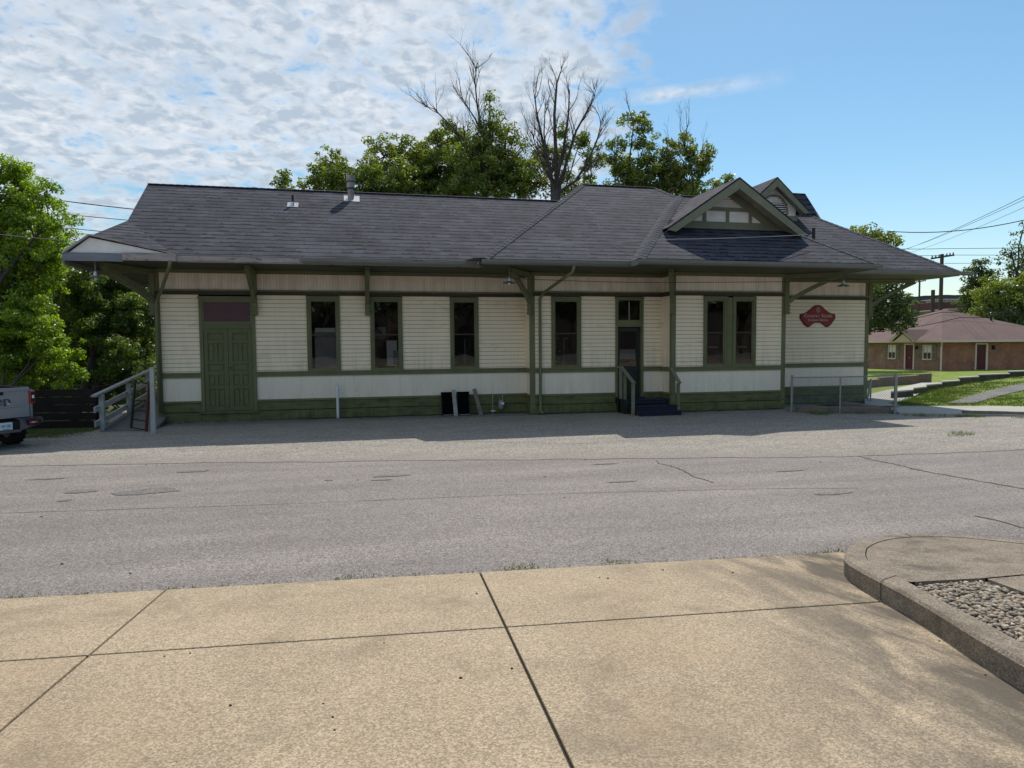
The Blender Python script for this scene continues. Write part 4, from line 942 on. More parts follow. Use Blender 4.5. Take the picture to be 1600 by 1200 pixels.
# small end gable on the right-hand hip
mb = MB(); roof_face(mb, [(14.6, 22.30, 6.55), (16.98, 22.20, 6.55), (16.75, 22.95, 7.74), (14.6, 22.95, 7.74)]); roof_face(mb, [(14.6, 23.9, 6.5), (16.95, 23.9, 6.5), (16.75, 22.95, 7.66), (14.6, 22.95, 7.66)])
mb.face([(16.9, 22.15, 6.6), (16.72, 22.95, 7.58), (16.9, 23.8, 6.6)], 'gable_white', [(0, 0)] * 3); put(mb, 'end_dormer', D, fix=False)
# roof pipes
def vent(x, y, z, h, r, m='dark_metal', flash=True):
    mb = MB(); mb.tube([(x, y, z - .1), (x, y, z + h)], r, m, 12); o = put(mb, 'vent_pipe', D, smooth=False)
    if flash:
        mb = MB(); mb.tube([(x, y, z - .08), (x, y, z + .02), (x, y, z + .10)], [r * 2.4, r * 2.0, r * 1.1], 'flash_metal', 12); mb.face([(x - .16, y - .16, z - .16 * s + .02), (x + .16, y - .16, z - .16 * s + .02), (x + .16, y + .16, z + .16 * s + .02), (x - .16, y + .16, z + .16 * s + .02)], 'flash_metal'); put(mb, 'pipe_flashing', o)
    return o
rz_ = lambda y, ye=Ye: ZE + s * (y - ye)
vent(-1.75, 21.64, rz_(21.64), .30, .035)
vent(9.95, 20.4, rz_(20.4, YMe), .30, .055, 'dark_metal', False)
vent(14.2, 19.0, rz_(19.0, YBe) - .14, .32, .05, 'dark_metal', False)
x, y = -.04, 22.26; z = rz_(y)
mb = MB(); mb.tube([(x, y, z - .1), (x, y, z + .34)], .10, 'flue_metal', 16); mb.tube([(x, y, z + .30), (x, y, z + .33)], .13, 'dark_metal', 16); mb.tube([(x, y, z + .34), (x, y, z + .52)], .125, 'flue_metal', 16); mb.tube([(x, y, z + .52), (x, y, z + .54)], .15, 'dark_metal', 16); mb.tube([(x, y, z + .54), (x, y, z + .72)], .135, 'flue_metal', 16)
fl = put(mb, 'flue', D)
mb = MB(); mb.face([(x - .22, y - .22, z - .22 * s + .02), (x + .26, y - .22, z - .22 * s + .02), (x + .26, y + .2, z + .2 * s + .02), (x - .22, y + .2, z + .2 * s + .02)], 'flash_metal'); put(mb, 'flue_flashing', fl, fix=False)
mb = MB(); mb.tube([(4.6, 22.95, 6.95), (4.6, 22.95, 7.12)], .09, 'flash_metal', 12); put(mb, 'ridge_vent', D)
mb = MB(); mb.tube([(-3.0, 23.0, 6.9), (-3.0, 23.0, 7.10)], .12, 'dark_metal', 12); put(mb, 'ridge_vent', D)
# ------------------------------------------------------------------ text helper
def text_mesh(txt, size, depth, m, M, parent, name='lettering', xs=1.0, spacing=1.0, align='CENTER'):
    cu = bpy.data.curves.new('t', 'FONT'); cu.body = txt; cu.size = size; cu.extrude = depth; cu.align_x = align; cu.align_y = 'CENTER'; cu.space_character = spacing
    o = bpy.data.objects.new('t', cu); C.objects.link(o); dg = bpy.context.evaluated_depsgraph_get(); dg.update()
    me = bpy.data.meshes.new_from_object(o.evaluated_get(dg)); bpy.data.objects.remove(o); bpy.data.curves.remove(cu)
    me.transform(M @ Matrix.Diagonal((xs, 1, 1, 1))); me.materials.clear(); me.materials.append(MATS[m])
    o = bpy.data.objects.new(name, me); C.objects.link(o); o.parent = parent; return o
FACE = Matrix.Rotation(R_(90), 4, 'X')      # text plane facing -Y
# ------------------------------------------------------------------ sign on the right wall
sx, sy, sz = 15.34, YM - .04, 2.98
sg_ = thing('shop_sign', 'dark red shaped sign with pale lettering on the cream right-hand wall', 'sign', (sx, sy, sz))
def signpoly(k, y):
    half = [(0, .37), (.09, .365), (.17, .32), (.26, .24), (.36, .17), (.47, .11), (.60, .08), (.66, .07), (.67, -.06), (.60, -.16), (.50, -.28), (.42, -.34), (.35, -.36), (.28, -.33), (.20, -.26), (.11, -.215), (0, -.21)]
    p = half + [(-a, b) for a, b in reversed(half[1:-1])]
    return [(a * k, y, b * k) for a, b in p]
mb = MB(); mb.prism(signpoly(1.03, 0), (0, .035, 0), 'sign_edge'); mb.build('sign_edge', sg_)
mb = MB(); mb.prism(signpoly(.965, -.012), (0, .011, 0), 'sign_red'); mb.build('sign_face', sg_)
def stext(t, size, x, z, xs=1): return text_mesh(t, size, .003, 'sign_letter', Matrix.Translation((x, -.016, z)) @ FACE, sg_, xs=xs)
def smallcaps(t, big, small, x, z, xs=1.0):
    "one mesh of small-capitals lettering"
    obs = []; X = 0; widths = []
    for i, ch in enumerate(t):
        if ch == ' ': X += small * .42; continue
        sz_ = big if ch.isupper() and (i == 0 or t[i - 1] == ' ') else small
        o = text_mesh(ch.upper(), sz_, .003, 'sign_letter', FACE, sg_, xs=xs, align='LEFT')
        me = o.data; w = max(v.co.x for v in me.vertices); zb = min(v.co.z for v in me.vertices) if ch != 'q' else -sz_ * .35
        me.transform(Matrix.Translation((X, 0, -zb if ch != 'q' else sz_ * .35))); X += w + sz_ * .05; obs.append(o)
    bm = bmesh.new()
    for o in obs: bm.from_mesh(o.data)
    me = bpy.data.meshes.new('lettering'); bmesh.ops.translate(bm, vec=(x - X / 2, -.016, z), verts=bm.verts); bm.to_mesh(me); bm.free(); me.materials.append(MATS['sign_letter'])
    for o in obs: bpy.data.objects.remove(o)
    o = bpy.data.objects.new('lettering', me); C.objects.link(o); o.parent = sg_
smallcaps('Country Squire', .165, .118, 0, -.035, 1.0)
smallcaps('Interior Design', .118, .090, 0, -.165, 1.0)
mb = MB()
mb.tube([(.075 * math.cos(t), -.018, .215 + .085 * math.sin(t)) for t in [2 * math.pi * i / 20 for i in range(21)]], .006, 'sign_letter', 5)
mb.tube([(.055 * math.cos(t) + .01, -.018, .215 + .06 * math.sin(t)) for t in [1 + 4.2 * i / 14 for i in range(15)]], .006, 'sign_letter', 5)
mb.tube([(-.03, -.018, .17), (.0, -.018, .22), (-.02, -.018, .27), (.035, -.018, .25)], .006, 'sign_letter', 5); mb.tube([(.0, -.018, .22), (.05, -.018, .175)], .006, 'sign_letter', 5)
mb.build('emblem', sg_)
# ------------------------------------------------------------------ lamps under the soffit
def lamp(x, y, label, yard=.19):
    t = thing('hanging_lamp', label, 'lamp', (x, y, 3.80), 0, 'shaded lamps hanging under the eaves')
    mb = MB(); mb.tube([(0, 0, .44), (0, 0, .14)], .014, 'trim', 8); mb.build('stem', t)
    mb = MB(); mb.tube([(0, 0, .16), (0, 0, .05)], [.032, .045], 'flash_metal', 12); mb.build('socket', t)
    mb = MB(); mb.tube([(0, 0, .06), (0, 0, .04), (0, 0, .015), (0, 0, 0)], [.05, .10, .17, yard], 'gutter', 20, cap=False); mb.build('shade', t, smooth=True)
    mb = MB(); mb.tube([(0, 0, .04), (0, 0, .0), (0, 0, -.04), (0, 0, -.06)], [.02, .04, .035, .01], 'white', 12); mb.build('bulb', t, smooth=True)
lamp(-6.15, 18.55, 'small round-shaded lamp hanging under the far left corner of the eaves')
lamp(4.19, 18.45, 'small round-shaded lamp under the eaves beside the middle corner bracket')
lamp(14.55, 18.05, 'small round-shaded lamp under the eaves above the red sign')
# ------------------------------------------------------------------ entrance steps
st = thing('entrance_steps', 'dark blue wooden steps with olive handrails below the entrance door', 'steps', (8.6, 18.8, 0))
x0, x1 = 7.80, 9.28
mb = MB()
for k in range(3):
    z = .42 - k * .14; y0 = 18.98 - k * .30
    mb.box(x0 + .12, x1 - .02, y0 - .30 if k else 18.98, 19.55 if k == 0 else y0 + .02, z - .035, z, 'blue_step')
    mb.box(x0 + .14, x1 - .04, (y0 - .27 if k else 19.01), (y0 - .25 if k else 19.03), z - .14, z - .035, 'blue_step')
mb.box(x0 + .12, x0 + .16, 18.42, 19.55, 0, .10, 'blue_step'); mb.box(x0 + .12, x0 + .16, 18.7, 19.55, .1, .24, 'blue_step'); mb.box(x0 + .12, x0 + .16, 19.0, 19.55, .24, .38, 'blue_step')
mb.box(x0 - .02, x0 + .10, 18.9, 19.5, 0, .44, 'door_dark')
put(mb, 'treads', st)
mb = MB(); mb.box(x0 - .02, x0 + .06, 19.25, 19.33, 0, 1.36, 'gable_trim'); mb.box(x0 + .02, x0 + .10, 18.40, 18.48, -.02, .94, 'gable_trim'); mb.box(x0 + .0, x0 + .07, 18.95, 19.02, 0, 1.2, 'trim')
mb.bar((x0 + .02, 19.48, 1.40), (x0 + .02, 19.22, 1.40), .10, .045, 'gable_trim'); mb.bar((x0 + .02, 19.24, 1.40), (x0 + .06, 18.36, .95), .10, .045, 'gable_trim'); put(mb, 'handrail', st)
mb = MB(); mb.box(x1 - .03, x1 + .05, 18.40, 18.48, -.02, .92, 'trim'); mb.bar((x1 + .0, 18.9, 1.36), (x1 + .01, 18.34, .93), .10, .045, 'gable_trim'); put(mb, 'handrail', st)
# ------------------------------------------------------------------ things along the wall
mb = MB(); mb.tube([(-.53, 20.08, .02), (-.53, 20.08, .10), (-.53, 20.10, .88), (-.53, 20.12, .98)], [.042, .038, .038, .036], 'plastic_pipe', 12)
mb.tube([(-.53, 20.13, 1.0), (-.50, 20.13, 1.03), (-.53, 20.14, 1.06), (-.56, 20.14, 1.03), (-.53, 20.13, 1.0)], .008, 'plastic_pipe', 6)
mesh_thing(mb, 'drain_pipe', 'short white plastic pipe standing upright against the long wall', 'pipe', smooth=True)
mb = MB()
for a, b, lb in ((2.45, 2.82, 'black upright panel, left of the pair leaning on the green base boards'), (2.92, 3.30, 'black upright panel, right of the pair leaning on the green base boards')):
    mb = MB(); mb.hexa([(a, 19.94, .0), (b, 19.94, .0), (b, 20.0, .0), (a, 20.0, .0), (a, 20.10, .70), (b, 20.10, .70), (b, 20.16, .70), (a, 20.16, .70)], 'black'); mb.box(a + .04, b, 19.92, 19.95, .02, .045, 'galv')
    for q in (a, b - .02): mb.hexa([(q, 19.93, 0), (q + .02, 19.93, 0), (q + .02, 19.94, 0), (q, 19.94, 0), (q, 20.09, .7), (q + .02, 20.09, .7), (q + .02, 20.1, .7), (q, 20.1, .7)], 'dark_metal')
    mesh_thing(mb, 'black_panel', lb, 'panel', 'black panels leaning on the wall')
mb = MB(); mb.bar((2.86, 19.86, 0), (2.83, 20.12, .76), .115, .03, 'grey_wood', up=(0, 1, 0)); mesh_thing(mb, 'wooden_plank', 'grey weathered plank leaning between the two black panels', 'plank', 'planks leaning on the wall')
mb = MB(); mb.bar((3.62, 19.90, 0), (3.46, 20.14, .78), .12, .03, 'weathered', up=(0, 1, 0)); mesh_thing(mb, 'wooden_plank', 'brown tilted plank leaning on the wall left of the gas meter', 'plank', 'planks leaning on the wall')
gm = thing('gas_meter', 'grey gas meter with round dial and thin pipes at the wall base', 'meter', (4.4, 20.1, 0))
mb = MB(); mb.tube([(4.28, 20.12, .14), (4.28, 20.12, .18), (4.28, 20.12, .36), (4.28, 20.12, .42)], [.06, .085, .085, .06], 'meter_grey', 16); put(mb, 'meter_body', gm, smooth=True)
mb = MB(); mb.tube([(4.30, 20.03, .33), (4.30, 19.98, .33)], .055, 'flash_metal', 16); mb.tube([(4.30, 19.98, .33), (4.30, 19.975, .33)], .04, 'white', 16); put(mb, 'dial', gm)
mb = MB(); mb.tube([(4.23, 20.12, .40), (4.23, 20.12, .52), (4.02, 20.12, .52), (4.02, 20.12, -.05)], .016, 'galv', 8); mb.tube([(4.33, 20.12, .40), (4.33, 20.12, .55), (4.33, 20.25, .55)], .016, 'galv', 8); mb.tube([(4.02, 20.12, .52), (4.02, 20.12, .60)], .022, 'galv', 8); mb.bar((3.96, 20.1, .10), (4.09, 20.1, .10), .03, .03, 'white'); put(mb, 'supply_pipe', gm)
# ------------------------------------------------------------------ left end: post, ramp, ladder, board fence
mb = MB(); mb.hexa([(-4.90, 17.98, -.02), (-4.79, 17.98, -.02), (-4.79, 18.08, -.02), (-4.90, 18.08, -.02), (-4.88, 18.0, 1.62), (-4.79, 18.0, 1.62), (-4.79, 18.08, 1.62), (-4.88, 18.08, 1.62)], 'white_paint'); mesh_thing(mb, 'white_post', 'white square post standing in front of the left building corner', 'post')
rp = thing('access_ramp', 'grey wooden ramp with white three-rail side railing at the left end', 'ramp', (-6, 20, 0))
A = Vector((-6.30, 18.9, .0)); B = Vector((-6.02, 24.2, .62)); mb = MB()
mb.hexa([(-6.22, 18.7, -.04), (-5.0, 18.7, -.04), (-5.35, 24.0, .5), (-6.15, 24.0, .5), (-6.22, 18.7, .02), (-5.0, 18.7, .02), (-5.35, 24.0, .64), (-6.15, 24.0, .64)], 'ramp_deck')
mb.bar((-6.20, 18.75, .05), (-6.12, 24.0, .68), .05, .09, 'grey_wood'); put(mb, 'deck', rp)
pts = [(-6.28, 19.0, 0.0), (-6.22, 20.9, .18), (-6.18, 22.6, .38), (-6.14, 24.0, .6)]
for i, (x, y, z) in enumerate(pts):
    mb = MB(); mb.box(x - .055, x + .055, y - .05, y + .05, z - .2 if i else -.05, z + .92, 'white_paint' if i < 2 else 'grey_wood'); put(mb, 'railing_post', rp)
for h, w in ((.93, .05), (.58, .14), (.22, .14)):
    mb = MB(); mb.bar((-6.36, 18.72, h - .03), (-6.14, 24.1, .62 + h), .14 if h > .9 else .04, w, 'white_paint' if h < .9 else 'grey_wood'); put(mb, 'rail', rp)
mb = MB(); mb.bar((-6.14, 24.0, 1.56), (-5.35, 24.0, 1.6), .06, .09, 'grey_wood'); mb.box(-5.78, -5.68, 23.95, 24.05, .5, 1.55, 'grey_wood'); put(mb, 'landing_rail', rp)
ld_ = thing('ladder_frame', 'dark red metal ladder frame propped beside the ramp', 'ladder', (-5.3, 18.6, 0))
mb = MB()
a0, a1, b0, b1 = Vector((-5.52, 18.62, .08)), Vector((-5.42, 18.75, 1.26)), Vector((-5.12, 18.42, .02)), Vector((-5.03, 18.50, 1.24))
mb.bar(a0, a1, .045, .045, 'dark_metal'); put(mb, 'stile', ld_)
mb = MB(); mb.bar(b0, b1, .055, .055, 'red_metal'); put(mb, 'stile', ld_)
for t in (.02, .2, .4, .6, .8, .97):
    mb = MB(); mb.bar(a0.lerp(a1, t), b0.lerp(b1, t), .03, .03, 'dark_metal'); put(mb, 'rung', ld_)
bf = thing('board_fence', 'low dark brown horizontal board fence behind the truck and ramp', 'fence', (-9, 19.9, 0))
fa, fb = Vector((-13.5, 20.6, 0)), Vector((-6.65, 19.7, 0))
for k in range(5):
    mb = MB(); z = .02 + k * .205; mb.bar(fa + Vector((0, .01 * k, z + .09)), fb + Vector((0, .01 * k, z + .09 + .0)), .03, .185, 'dark_board'); put(mb, 'board', bf)
for i in range(5):
    q = fa.lerp(fb, i / 4); mb = MB(); mb.box(q.x - .05, q.x + .05, q.y + .04, q.y + .14, 0, 1.1, 'dark_board'); put(mb, 'fence_post', bf)
# ------------------------------------------------------------------ pickup truck (seen from behind at the left edge)
TR = thing('pickup_truck', 'metallic grey pickup truck parked at the left edge, tailgate towards the camera', 'pickup truck', (-7.316, 15.877, 0), R_(52))
TR['label'] = 'metallic grey pickup truck at the left edge seen from behind'
def tb(mb, name, parent=TR, w=.02, seg=2, smooth=False):
    o = mb.build(name, parent, smooth)
    if w: bevel(o, w, seg)
    return o
W2 = .86
mb = MB(); mb.box(-W2, -W2 + .06, .05, 1.75, .58, 1.24, 'truck_paint'); mb.box(W2 - .06, W2, .05, 1.75, .58, 1.24, 'truck_paint'); mb.box(-W2 + .06, W2 - .06, .05, 1.75, .58, .66, 'truck_black'); mb.box(-W2 + .05, W2 - .05, 1.69, 1.75, .66, 1.24, 'truck_paint')
mb.box(-W2, -W2 + .09, .04, 1.76, 1.24, 1.28, 'truck_black'); mb.box(W2 - .09, W2, .04, 1.76, 1.24, 1.28, 'truck_black'); tb(mb, 'cargo_bed')
mb = MB(); mb.box(-.74, .74, -.03, .05, .64, 1.22, 'truck_paint'); mb.box(-.745, .745, -.05, .06, 1.20, 1.275, 'truck_paint'); mb.box(-.66, .66, -.045, -.02, .86, .90, 'truck_paint'); mb.box(-.74, .74, -.034, -.02, .64, .70, 'truck_paint'); tg = tb(mb, 'tailgate', w=.015)
mb = MB(); mb.box(-.24, .24, -.055, -.035, 1.135, 1.20, 'truck_black'); tb(mb, 'handle', tg, .008); 
mb = MB(); mb.box(-.06, .06, -.07, -.055, 1.175, 1.195, 'rust_red'); tb(mb, 'handle_trim', tg, 0)
o = text_mesh('Jeep', .27, .008, 'badge', Matrix.Translation((0.12, -.036, 1.01)) @ FACE, tg, xs=1.15)
mb = MB(); mb.box(.30, .36, -.045, -.03, .935, .955, 'white'); tb(mb, 'badge', tg, 0)
for sg in (-1, 1):
    mb = MB(); mb.box(sg * .745, sg * .87, -.04, .10, .92, 1.20, 'lens_red'); tl = tb(mb, 'tail_light', w=.02)
    mb = MB(); mb.box(sg * .775, sg * .85, -.05, -.03, .955, 1.165, 'truck_black'); mb.box(sg * .79, sg * .835, -.056, -.04, 1.03, 1.10, 'lens_white'); tb(mb, 'lamp_lens', tl, .006)
mb = MB(); mb.hexa([(-.50, -.16, .40), (.50, -.16, .40), (.50, .05, .40), (-.50, .05, .40), (-.50, -.18, .58), (.50, -.18, .58), (.50, .05, .60), (-.50, .05, .60)], 'truck_black')
mb.bar((-.45, -.17, .38), (.45, -.17, .38), .12, .06, 'bumper_grey')
for sg in (-1, 1):
    mb.prism([(sg * .45, -.20, .37), (sg * .62, -.20, .42), (sg * .84, -.16, .46), (sg * .98, -.08, .50), (sg * 1.0, -.06, .56), (sg * .97, -.09, .615), (sg * .78, -.18, .63), (sg * .38, -.21, .63), (sg * .45, -.21, .60)], (0, .12, 0), 'bumper_grey')
bp = tb(mb, 'rear_bumper', w=.015)
for sg in (-1, 1):
    mb = MB(); mb.box(sg * .58, sg * .86, -.215, -.15, .485, .585, 'truck_black'); mb.box(sg * .62, sg * .80, -.222, -.20, .505, .56, 'lens_red'); mb.box(sg * .66, sg * .74, -.228, -.21, .525, .54, 'lens_white'); tb(mb, 'reflector', bp, .005)
mb = MB(); mb.box(-.16, .16, -.225, -.205, .42, .575, 'plate_white'); npl = tb(mb, 'number_plate', bp, .006)
npl.location = (.13, 0, 0)
text_mesh('W 0E', .085, .002, 'plate_blue', Matrix.Translation((.03, -.23, .50)) @ FACE, npl, xs=.95)
mb = MB(); mb.box(-.03, .10, -.229, -.224, .43, .443, 'plate_blue'); tb(mb, 'plate_sticker', npl, 0)
def wheel(x, y):
    mb = MB(); seg = 40
    prof = [(-.13, .24), (-.135, .34), (-.11, .375), (.11, .375), (.135, .34), (.13, .24)]
    for i in range(seg):
        a, b = 2 * math.pi * i / seg, 2 * math.pi * (i + 1) / seg
        for (p, r), (q, u) in zip(prof, prof[1:]):
            mb.face([(x + p, y + r * math.cos(a), .39 + r * math.sin(a)), (x + q, y + u * math.cos(a), .39 + u * math.sin(a)), (x + q, y + u * math.cos(b), .39 + u * math.sin(b)), (x + p, y + r * math.cos(b), .39 + r * math.sin(b))], 'tyre')
        if i % 2 == 0:
            for sg in (-1, 1):
                off = .5 if sg > 0 else 0; c = 2 * math.pi * (i + off) / seg; tn = Vector((0, -math.sin(c), math.cos(c))); rd = Vector((0, math.cos(c), math.sin(c)))
                cc = Vector((x + sg * .068, y, .39)) + rd * .378; mb.bar(cc - Vector((.058, 0, 0)) + tn * .012 * sg, cc + Vector((.058, 0, 0)) - tn * .012 * sg, .042, .026, 'tyre', up=rd)
    w = mb.build('tyre', None)
    return w, mb
for sg in (-1, 1):
    for y in (.72, 4.2):
        t, _ = wheel(sg * .76, y); t.name = 'wheel'; t.parent = TR
        mb = MB(); mb.tube([(sg * .66, y, .39), (sg * .88, y, .39)], .235, 'bumper_grey', 24); r0 = mb.build('rim', t)
mb = MB(); mb.tube([(-.7, .72, .39), (.7, .72, .39)], .045, 'truck_black', 10); mb.tube([(-.15, .72, .39), (.15, .72, .39)], .13, 'truck_black', 12); mb.build('axle', TR)
mb = MB(); mb.tube([(.52, .55, .30), (.52, .5, .62)], .035, 'rust_red', 10); mb.tube([(.60, .30, .42), (.52, .56, .36)], .02, 'rust_red', 8); mb.tube([(-.52, .55, .30), (-.52, .5, .62)], .035, 'rust_red', 10); mb.tube([(.57, .45, .47), (.62, .40, .47)], .045, 'flash_metal', 10); mb.build('shock_absorber', TR)
# cab, bonnet, mudguards
mb = MB(); mb.box(-.82, .82, 1.82, 4.0, .55, 1.22, 'truck_paint'); mb.hexa([(-.76, 1.86, 1.22), (.76, 1.86, 1.22), (.76, 3.9, 1.22), (-.76, 3.9, 1.22), (-.68, 1.98, 1.78), (.68, 1.98, 1.78), (.68, 3.55, 1.78), (-.68, 3.55, 1.78)], 'truck_black'); mb.box(-.72, .72, 1.95, 3.55, 1.78, 1.84, 'truck_black'); mb.box(-.66, .66, 4.0, 5.1, .6, 1.15, 'truck_paint'); mb.box(-.72, .72, 5.1, 5.3, .45, .7, 'truck_black'); tb(mb, 'cab', w=.04)
mb = MB()
for sg in (-1, 1):
    for y in (.72, 4.2): mb.prism([(sg * .84, y - .58, .62), (sg * .84, y - .45, .86), (sg * .84, y + .45, .86), (sg * .84, y + .58, .62), (sg * .84, y + .5, .62), (sg * .84, y + .38, .80), (sg * .84, y - .38, .80), (sg * .84, y - .5, .62)], (sg * .13, 0, 0), 'truck_black')
tb(mb, 'mudguard', w=.01)
# ------------------------------------------------------------------ chain-link fence and stair kerb at right
cf = thing('chain_link_fence', 'low grey chain-link fence in front of the right end wall', 'fence', (14, 17, 0))
fp = [Vector((12.62, 17.75, 0)), Vector((13.72, 17.05, 0)), Vector((15.12, 16.5, 0))]
for i, p in enumerate(fp):
    mb = MB(); r = (.038, .024, .045)[i]; h = (1.10, 1.06, 1.16)[i]; mb.tube([p + Vector((0, 0, -.05)), p + Vector((0, 0, h))], r, 'galv', 10); mb.tube([p + Vector((0, 0, h)), p + Vector((0, 0, h + .03))], [r * 1.2, r * .4], 'galv', 10); put(mb, 'fence_post', cf)
mb = MB(); mb.tube([p + Vector((0, 0, 1.06 + .03 * i)) for i, p in enumerate(fp)], .018, 'galv', 8); put(mb, 'top_rail', cf)
def chain(a, b, z0, z1, name, parent, pitch=.075, w=.0032):
    mb = MB(); a = Vector(a); b = Vector(b); l = (b - a).length; d = (b - a) / l; n = int((l + (z1 - z0)) / pitch)
    for i in range(-int((z1 - z0) / pitch) - 1, int(l / pitch) + 1):
        for sg in (1, -1):
            s0 = i * pitch; pA = [s0, z0, s0 + (z1 - z0), z1] if sg > 0 else [s0, z1, s0 + (z1 - z0), z0]
            x0_, za_, x1_, zb_ = pA
            if x0_ < 0: tt = -x0_ / (x1_ - x0_); za_ = za_ + (zb_ - za_) * tt; x0_ = 0
            if x1_ > l:
                tt = (l - x0_) / (x1_ - x0_) if x1_ > x0_ else 0; zb_ = za_ + (zb_ - za_) * tt; x1_ = l
            if x1_ - x0_ < .01: continue
            p = a + d * x0_; q = a + d * x1_; mb.tube([(p.x, p.y, za_), (q.x, q.y, zb_)], w, 'galv', 3, cap=False)
    put(mb, name, parent, fix=False)
chain(fp[0], fp[1], .05, 1.06, 'wire_mesh', cf); chain(fp[1], fp[2], .05, 1.10, 'wire_mesh', cf)
mb = MB(); mb.bar((12.9, 17.9, 0.0), (15.25, 16.95, 0.0), .30, .34, 'kerb'); mb.bar((15.25, 16.95, .0), (15.3, 18.9, .0), .28, .34, 'kerb'); mesh_thing(mb, 'stairwell_wall', 'low stained concrete kerb wall behind the chain-link fence', 'wall')
mb = MB(); mb.tube([(16.7, 19.3, .85), (15.9, 18.5, .25)], .03, 'galv', 8); mb.tube([(16.7, 19.3, .85), (16.7, 19.3, 0)], .025, 'galv', 8); mesh_thing(mb, 'stair_handrail', 'slanting thin metal handrail behind the chain-link fence', 'handrail')
# ------------------------------------------------------------------ right side: walk, lawn, walls, house
gp = lambda px, py, z=0: tuple(on_z(px, py, z))
mb = MB(); a, b, c, d = Vector((15.35, 16.95, .05)), Vector((17.6, 19.15, .05)), Vector((32, 11.0, .08)), Vector((32, 8.2, .08))
mb.hexa([(15.35, 16.6, -.05), (32, 7.2, -.05), (32, 11.2, -.05), (17.2, 19.6, -.05), (15.35, 16.6, .035), (32, 7.2, .05), (32, 11.2, .07), (17.2, 19.6, .06)], 'sidewalk'); tag(mb.build('sidewalk'), kind='structure')
mb = MB(); mb.bar((16.9, 15.95, .05), (19.2, 14.6, .05), .16, .13, 'weathered'); mesh_thing(mb, 'timber_kerb', 'dark weathered timber lying along the near edge of the pale walk', 'timber')
def mound(px, s_):
    "terrain point: pixel column px, s 0 near .. 1 crest"
    yc = np.interp(px, [1395, 1410, 1440, 1480, 1520, 1560, 1600, 1700, 2100], [631.5, 628, 617, 606, 599, 593, 588, 578, 560]); yn = np.interp(px, [1395, 1600, 1700, 2100], [632.5, 634, 636, 646])
    y = yn + (yc - yn) * s_; Dn = np.interp(px, [1395, 1600, 1700], [21.75, 21.25, 21.0]); Dc = np.interp(px, [1395, 1410, 1440, 1600, 1700], [22.1, 22.7, 25.0, 29, 31]); return at(px, y, Dn + (Dc - Dn) * s_)
mb = MB(); px_ = [1395 + 10 * i for i in range(70)]; sv = [i / 8 for i in range(9)]
for a, b in zip(px_, px_[1:]):
    for c, d in zip(sv, sv[1:]): mb.face([mound(a, c), mound(b, c), mound(b, d), mound(a, d)], 'lawn')
    e, f = mound(a, 1), mound(b, 1); mb.face([e, f, f + Vector((2.5, 3, -.5)), e + Vector((2.5, 3, -.5))], 'lawn'); e, f = mound(a, 0), mound(b, 0); mb.face([e, e + Vector((-.3, -.5, -.4)), f + Vector((-.3, -.5, -.4)), f], 'lawn')
for p in mb.v[:0]: pass
lw = tag(mb.build('lawn', smooth=True), kind='structure')
mb = MB()
pth = [[(1478, .10), (1510, .40)], [(1500, .08), (1530, .50)], [(1525, .10), (1550, .62)], [(1550, .28), (1575, .70)], [(1575, .42), (1600, .76)], [(1610, .55), (1630, .80)], [(1690, .7), (1700, .9)]]
pth = [[mound(*a) + Vector((0, 0, .02)) for a in (p[0], ((p[0][0] + p[1][0]) / 2, (p[0][1] + p[1][1]) / 2), p[1])] for p in pth]
for a, b in zip(pth, pth[1:]):
    for k in range(2): mb.face([a[k], b[k], b[k + 1], a[k + 1]], 'path_asphalt')
tag(mb.build('path'), kind='structure')
# lawn and grass blades on the mound and edges
tp = []
for i in range(900):
    q = mound(rg.uniform(1400, 1640), rg.uniform(0.0, 1)); px, sx_ = 0, 0; tp.append((q.x, q.y, q.z - .01, rg.uniform(.5, 1)))
rest = []
pathpoly = [(p[0].x, p[0].y) for p in pth] + [(p[2].x, p[2].y) for p in reversed(pth)]
def inpoly(x, y, P):
    r = False
    for (x1_, y1_), (x2_, y2_) in zip(P, P[1:] + P[:1]):
        if (y1_ > y) != (y2_ > y) and x < (x2_ - x1_) * (y - y1_) / (y2_ - y1_) + x1_: r = not r
    return r
tp = [t for t in tp if not inpoly(t[0], t[1], pathpoly)]
blades('lawn_blades', tp, 'short mown green grass on the low bank beside the pale walk', h=.07, per=34, spread=.22, w=.011, seed=21)
far = sheet('far_lawn', [(15, 20, -.02), (20, 20.5, -.02), (34, 30, .0), (60, 34, .0), (80, 80, -.32), (20, 80, -.32), (15.2, 30, -.02)], 0, 'lawn')
# sloping front walk up to the house, terraced dark wall beside it
mb = MB(); mb.hexa([at(1358, 633, 21.0), at(1404, 633, 21.0), at(1474, 596.5, 33), at(1452, 597, 34), at(1358, 632, 21.0), at(1404, 632, 21.0), at(1474, 595, 33), at(1452, 596, 34)], 'sidewalk')
mb = MB()
P0 = at(1352, 634, 21); P1 = at(1405, 634, 21.4); P2 = at(1470, 597.5, 32); P3 = at(1440, 598, 33)
mb.face([P0, P1, at(1432, 617, 25.5), at(1350, 617, 25.5)], 'sidewalk'); mb.face([at(1350, 617, 25.5), at(1432, 617, 25.5), P2, P3], 'sidewalk'); tag(mb.build('front_walk', fix=False), kind='structure')
tw = thing('terrace_wall', 'dark stepped timber retaining wall with pale caps beside the sloping walk', 'wall', tuple(at(1440, 615, 26)))
stp = [(1392, 1427, 612, 636, 24.0), (1427, 1448, 606.5, 624, 26.0), (1447, 1472, 601.5, 616, 27.6), (1471, 1500, 596.5, 610, 29.2), (1498, 1530, 590, 602, 31), (1528, 1578, 585.5, 598, 33.0), (1576, 1640, 580.5, 592, 34.6)]
